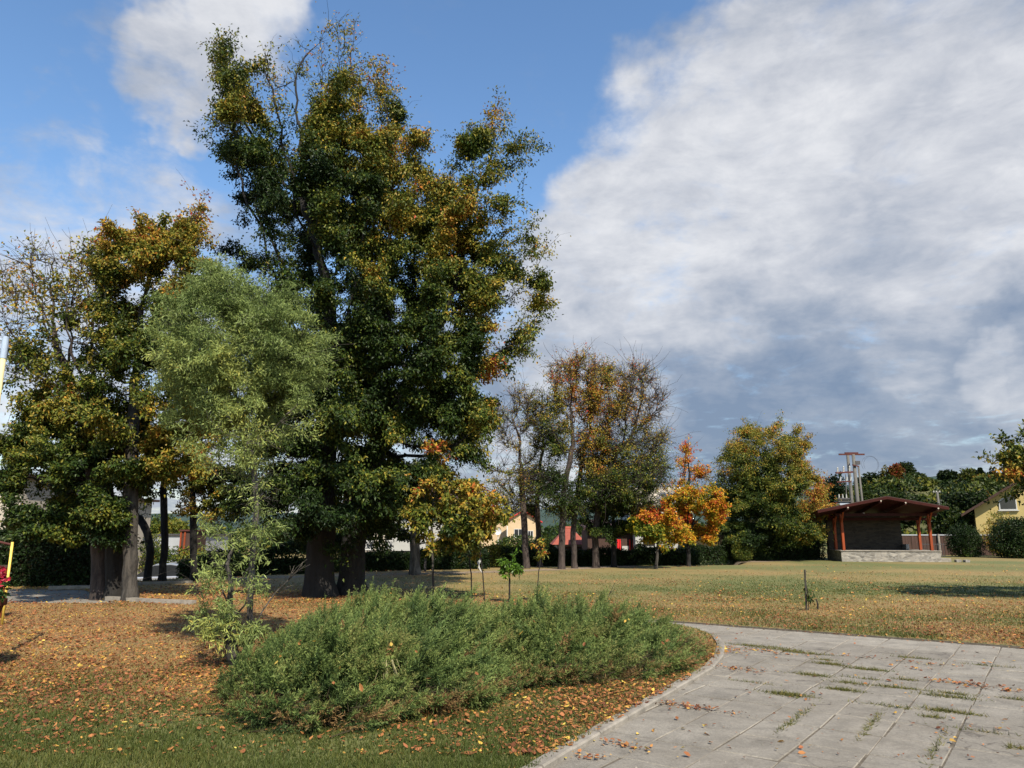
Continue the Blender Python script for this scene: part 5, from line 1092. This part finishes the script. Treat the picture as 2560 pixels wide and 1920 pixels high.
for px in(912,965):
    q=W(px,1335,f); mb=MB(); mb.box((q[0],f+1.27,q[2]),(.5,.04,.8)); wf=mb.build('window',M['frame'],root); mb=MB(); mb.box((q[0],f+1.245,q[2]),(.4,.02,.7)); mb.build('pane',M['glass'],wf)
# pale house wall behind the golden maple
f=46.; a=W(1590,1395,f); b=W(1728,1395,f); z1=W(1650,1285,f)[2]; root=empty('plastered_house',((a[0]+b[0])/2,f+3,-.9),'pale grey plastered house wall mottled by shade behind the red and golden maples','house')
mb=MB(); mb.box(((a[0]+b[0])/2,f+3,(z1-1.2)/2),(b[0]-a[0],6,z1+1.2)); mb.build('wall',M['white'],root)
mb=MB(); mb.prism([(a[0]-.4,f-.4,z1),(b[0]+.4,f-.4,z1),(b[0]+.4,f+3,z1+1.7),(a[0]-.4,f+3,z1+1.7)],(0,0,.12)); mb.prism([(a[0]-.4,f+3,z1+1.7),(b[0]+.4,f+3,z1+1.7),(b[0]+.4,f+6.4,z1),(a[0]-.4,f+6.4,z1)],(0,0,.12)); mb.build('roof',M['beige'],root)
q=W(1622,1350,f); mb=MB(); mb.box((q[0],f-.03,q[2]),(.66,.06,.6)); wf=mb.build('window',M['fencewood_and_wall_shade'],root); mb=MB(); mb.box((q[0],f-.07,q[2]),(.56,.02,.5)); mb.build('pane',M['glass'],wf)
# shaded outbuilding with red doors further left
f=47.; a=W(1470,1395,f); b=W(1588,1395,f); z1=W(1500,1325,f)[2]; root=empty('outbuilding',((a[0]+b[0])/2,f+2,-1.2),'shaded outbuilding with red painted door frames behind the far row of trees','outbuilding')
mb=MB(); mb.box(((a[0]+b[0])/2,f+2,(z1-1.2)/2),(b[0]-a[0],4,z1+1.2)); mb.build('wall',M['fencewood_and_wall_shade'],root)  # white wall in deep shade: the shade is put into this dark colour
mb=MB(); mb.prism([(a[0]-.3,f-.5,z1),(b[0]+.1,f-.5,z1),(b[0]+.1,f+4.2,z1+.6),(a[0]-.3,f+4.2,z1+.6)],(0,0,.12)); mb.build('roof',M['roofmetal'],root)
for px,wd_ in((1546,.12),(1551,.08),(1575,.08),(1584,.07)):
    q=W(px,1380,f-.05); mb=MB(); mb.box((q[0],f-.04,.25),(wd_,.07,1.9)); mb.build('door_frame',M['redcloth'],root)
q=W(1564,1382,f); mb=MB(); mb.box((q[0],f-.03,.2),(.42,.05,1.2)); mb.build('door',M['white'],root)
for px in(1536,1551,1580):
    q=W(px,1391,f-.6); mb=MB(); mb.box((q[0],f-.6,q[2]),(.42,.3,.12)); o=mb.build('step',M['beige'],root)
# yellow house at the right
f=58.; a=W(2482,1330,f); x0=a[0]; sx=f/F
root=empty('yellow_house',(x0+4,f+4,0),'yellow plastered house with a dark gabled roof at the right edge','house')
z_e=W(2484,1268,f)[2]; apx,apz=x0+4.4,W(2484,1268,f)[2]+2.7
mb=MB(); mb.prism([(x0,f,-.1),(x0+8.8,f,-.1),(x0+8.8,f,z_e),(apx,f,apz),(x0,f,z_e)],(0,7,0)); mb.build('wall',M['yellow'],root)
for s in(0,1):
    xe=x0-.95 if s==0 else x0+9.75; ze=z_e-.67; mb=MB(); mb.prism([(xe,f-.9,ze),(apx,f-.9,apz+.02),(apx,f+7.6,apz+.02),(xe,f+7.6,ze)],(0,0,.2)); mb.build('roof',M['fencewood_and_wall_shade'],root)
q=W(2530,1262,f); mb=MB(); mb.prism([(q[0]-.05,f-.01,q[2]-.35),(q[0]+1.15,f-.01,q[2]-.35),(q[0]+1.15,f-.01,q[2]+.95),(q[0]+.45,f-.01,q[2]+.75),(q[0]-.05,f-.01,q[2]+.35)],(0,-.05,0)); wf=mb.build('window',M['frame'],root)
mb=MB(); mb.prism([(q[0]+.05,f-.065,q[2]-.27),(q[0]+1.08,f-.065,q[2]-.27),(q[0]+1.08,f-.065,q[2]+.85),(q[0]+.45,f-.065,q[2]+.66),(q[0]+.05,f-.065,q[2]+.3)],(0,-.015,0)); mb.build('pane',M['glass'],wf)
mb=MB(); mb.box((q[0]+.55,f-.08,q[2]-.4),(1.4,.2,.06)); mb.build('sill',M['frame'],wf)
root.location.x+=1.9; root.rotation_euler.z=R(-31)
# left buildings
f=62.; a=W(300,1378,f); b=W(500,1378,f); z1=W(400,1339,f)[2]; root=empty('long_building',((a[0]+b[0])/2,f+3,-1.25),'long low pale grey building with a flat roof seen between the left trunks','building')
mb=MB(); mb.box(((a[0]+b[0])/2,f+3,(z1-1.25)/2),(b[0]-a[0],6,z1+1.25)); mb.build('wall',M['greywall'],root)
mb=MB(); mb.box(((a[0]+b[0])/2,f+3,z1+.06),(b[0]-a[0]+.3,6.3,.12)); mb.build('roof_edge',M['iron'],root)
f=50.; a=W(449,1378,f); b=W(482,1378,f); z1=W(460,1328,f)[2]; root=empty('wooden_kiosk',((a[0]+b[0])/2,f+1,-1.25),'small reddish brown wooden box building beside the long grey building','kiosk')
mb=MB(); mb.box(((a[0]+b[0])/2,f+1,(z1-1.25)/2),(b[0]-a[0],2,z1+1.25)); mb.build('wall',M['fencewood_and_wall_shade'],root); mb=MB(); mb.box(((a[0]+b[0])/2,f+.97,z1+.05),(b[0]-a[0]+.2,2.2,.1)); mb.build('roof',M['rust'],root)
for px in(452,462,480): q=W(px,1350,f); mb=MB(); mb.box((q[0],f-.03,(z1-1.2)/2),(.1,.06,z1+1.15)); mb.build('corner_board',M['wood'],root)
f=30.; a=W(-300,1420,f); b=W(29,1420,f); root=empty('beige_building',((a[0]+b[0])/2,f+3,-1),'beige plastered building at the far left edge behind the yellow pole','building')
mb=MB(); mb.box(((a[0]+b[0])/2,f+3,1.3),(b[0]-a[0],6,5.0)); mb.build('wall',M['beige'],root); mb=MB(); mb.box(((a[0]+b[0])/2,f+3,3.87),(b[0]-a[0]+.6,6.6,.14)); mb.build('roof',M['roofmetal'],root)
f=36.; a=W(95,1400,f); b=W(215,1400,f); root=empty('beige_building',((a[0]+b[0])/2,f+3,-1.25),'beige wall glimpsed through the low branches of the left trees','building')
mb=MB(); mb.box(((a[0]+b[0])/2,f+3,1.0),(b[0]-a[0],6,4.6)); mb.build('wall',M['beige'],root); mb=MB(); mb.box(((a[0]+b[0])/2,f+3,3.36),(b[0]-a[0]+.6,6.5,.12)); mb.build('roof',M['roofmetal'],root)
# ================================================================== CARS
def car(label,c,rz,paint):
    root=empty('parked_car',c,label,'car'); o=Vector(c); e1=Vector((math.cos(rz),math.sin(rz),0)); e2=Vector((-math.sin(rz),math.cos(rz),0)); Wd=1.72
    P=lambda x,y,z:o+e1*x+e2*y+ez*z
    prof=[(-2.05,.32),(-2.08,.62),(-1.98,.86),(-1.35,.95),(1.0,.93),(1.85,.80),(2.06,.62),(2.08,.34)]
    mb=MB(); mb.prism([P(x,-Wd/2,z) for x,z in prof],e2*Wd); mb.build('body',M[paint],root,bevel=.05)
    cab=[(-1.55,.94),(-1.05,1.36),(-.55,1.45),(.15,1.43),(.98,.92)]
    mb=MB(); mb.prism([P(x,-Wd/2+.1,z) for x,z in cab],e2*(Wd-.2)); mb.build('cabin',M['glass'],root,bevel=.03)
    mb=MB(); top=[(-1.10,1.345),(-.55,1.455),(.15,1.435),(.30,1.355)]; mb.prism([P(x,-Wd/2+.12,z+.01) for x,z in top],e2*(Wd-.24)); mb.build('roof',M[paint],root)
    for x in(-1.3,1.28):
        for s in(-1,1):
            y=s*(Wd/2-.1); mb=MB(); mb.tube([P(x,y-.1,.31),P(x,y+.1,.31)],.31,18); t=mb.build('wheel',M['tyre'],root); mb=MB(); mb.tube([P(x,y+s*.101,.31),P(x,y+s*.115,.31)],.19,14); mb.build('rim',M['transf'],t)
    for s in(-1,1): mb=MB(); mb.box(P(2.05,s*.6,.66),(.08,.3,.13),rz=rz); mb.build('headlight',M['frame'],root); mb=MB(); mb.box(P(-2.04,s*.65,.72),(.06,.2,.16),rz=rz); mb.build('tail_light',M['redcloth'],root)
    for x in(-.35,): mb=MB(); mb.bar(P(x,-Wd/2+.07,.95),P(x-.05,-Wd/2+.12,1.40),.06); mb.build('door_pillar',M[paint],root)
q=W(1292,1380,47); car('dark parked car seen behind the slim row trunks, below the cream house',(q[0],47,-1.25),R(186),'darkcar')
q=W(398,1412,35); car('silver parked car in the shade between the left trunks',(q[0],35,float(ground_z(q[0],35))),R(200),'silvercar')
q=W(455,1408,38); car('silver parked car further right, half hidden by the willow suckers',(q[0],38,float(ground_z(q[0],38))),R(170),'silvercar')
# ================================================================== POLES, PLANTER, STAKES
f=9.0; t=W(15,842,f); root=empty('lamp_pole',(t[0],f,0),'cream painted metal pole with a grey cap at the far left edge','pole')
mb=MB(); mb.tube([(t[0],f,-.05),(t[0],f,t[2]-.28)],.033,14); mb.build('pole',M['creampaint'],root,smooth=True)
mb=MB(); mb.tube([(t[0],f,t[2]-.28),(t[0],f,t[2])],.038,14); mb.build('cap',M['greycap'],root)
mb=MB(); mb.tube([(t[0],f,t[2]-.05),(t[0]-.7,f+.1,t[2]+.10)],.02,8); mb.build('arm',M['greycap'],root)
f=14.; a=W(27,1355,f); b=W(17,1444,f); root=empty('pole',(b[0],f,0),'short yellow painted pole rising behind the red flowers','pole')
mb=MB(); mb.tube([(b[0]+.02,f,-.03),(b[0]+.02,f,a[2])],.022,12); mb.build('shaft',M['yellowpaint'],root,smooth=True); mb=MB(); mb.tube([(b[0]+.02,f,a[2]-.05),(b[0]-.3,f,a[2]+.02)],.02,8); mb.build('arm',M['rust'],root)
f=9.3; e_=W(24,1500,f); c=np.array([e_[0]-.50,f,0]); zt=e_[2]; root=empty('flower_planter',c,'tall dark terracotta planter full of red flowers at the left edge','planter')
mb=MB(); mb.tube([(c[0],c[1],-.02),(c[0],c[1],.05),(c[0],c[1],.35),(c[0],c[1],zt-.08),(c[0],c[1],zt-.07),(c[0],c[1],zt)],[.17,.17,.25,.37,.40,.40],28); mb.build('pot',M['terracotta'],root,smooth=False)
V,Fq,tt,l=foliage_mass('f','flower',np.array([c[0]-.02,c[1],zt+.10]),np.array([.44,.42,.20]),1500,(.07,.045),.08,200,lump=.2); npmesh('leaves',V,Fq,M['flower'],root,attrs={'tone':np.clip(tt*.25,0,.2),'lum':l})
V,Fq,tt,l=foliage_mass('f','flower',np.array([c[0]-.02,c[1],zt+.26]),np.array([.38,.36,.20]),900,(.05,.045),.8,201,lump=.3); npmesh('flowers',V,Fq,M['flower'],root,attrs={'tone':np.clip(.6+.4*tt,.5,1),'lum':l})
f=15.; a=W(-60,1490,f); b=W(13,1490,f); z1=W(0,1420,f)[2]; root=empty('wooden_screen',((a[0]+b[0])/2,f,0),'red brown wooden screen behind the red flowers at the left edge','screen')
mb=MB(); x=a[0]
while x<b[0]-.05: mb.box((x,f,z1/2),(.11,.03,z1+.02)); x+=.12
mb.build('boards',M['wood'],root); mb=MB(); mb.box(((a[0]+b[0])/2,f,z1+.03),(b[0]-a[0]+.05,.07,.05)); mb.build('top_rail',M['fencewood_and_wall_shade'],root)
b=G(2016,1526); t=W(2012,1424,b[1]); root=empty('wooden_stake',b,'upright wooden stake with a withered plant tied to it on the open lawn','stake')
mb=MB(); mb.tube([b-np.array([0,0,.05]),t],[.022,.018],7); mb.build('stake',M['bark_grey'],root)
r=np.random.default_rng(8); mb=MB(); n=26; P=b+np.c_[r.normal(.07,.06,n),r.normal(-.03,.03,n),r.uniform(.12,.62,n)]; mb.tube([b+np.array([.05,0,0]),b+np.array([.07,0,.3]),b+np.array([.03,0,.6])],.008,5)
for q in P[:9]: mb.tube([b+np.array([.05,0,q[2]-b[2]-.08]),q],[.005,.003],4)
mb.build('stem',M['bark_dark'],root); V,Fq=leaf_quads(P,norm(r.normal(size=(n,3))+np.array([0,0,-1])),norm(r.normal(size=(n,3))),np.full(n,.10),np.full(n,.05)); npmesh('leaves',V,Fq,M['leaf'],root,attrs={'tone':r.uniform(.1,.4,n),'lum':np.ones(n)})
b=G(2044,1524); t=W(2040,1497,b[1]); mb=MB(); mb.tube([b-np.array([0,0,.05]),(b+t)/2+np.array([.02,0,0]),t],[.02,.017,.012],6); o=mb.build('wooden_peg',M['bark_dark'],origin=b); tag(o,'short dark peg in the lawn just right of the tall stake','peg')
b=G(1065,1408) if False else G(1064,1443); t=W(1064,1370,b[1]+4); mb=MB(); mb.box((t[0],b[1]+4,t[2]/2-.3),(.09,.09,t[2]+.6)); o=mb.build('post',M['iron'],origin=(t[0],b[1]+4,0)); tag(o,'dark square post in the shaded hedge before the white house wall','post')
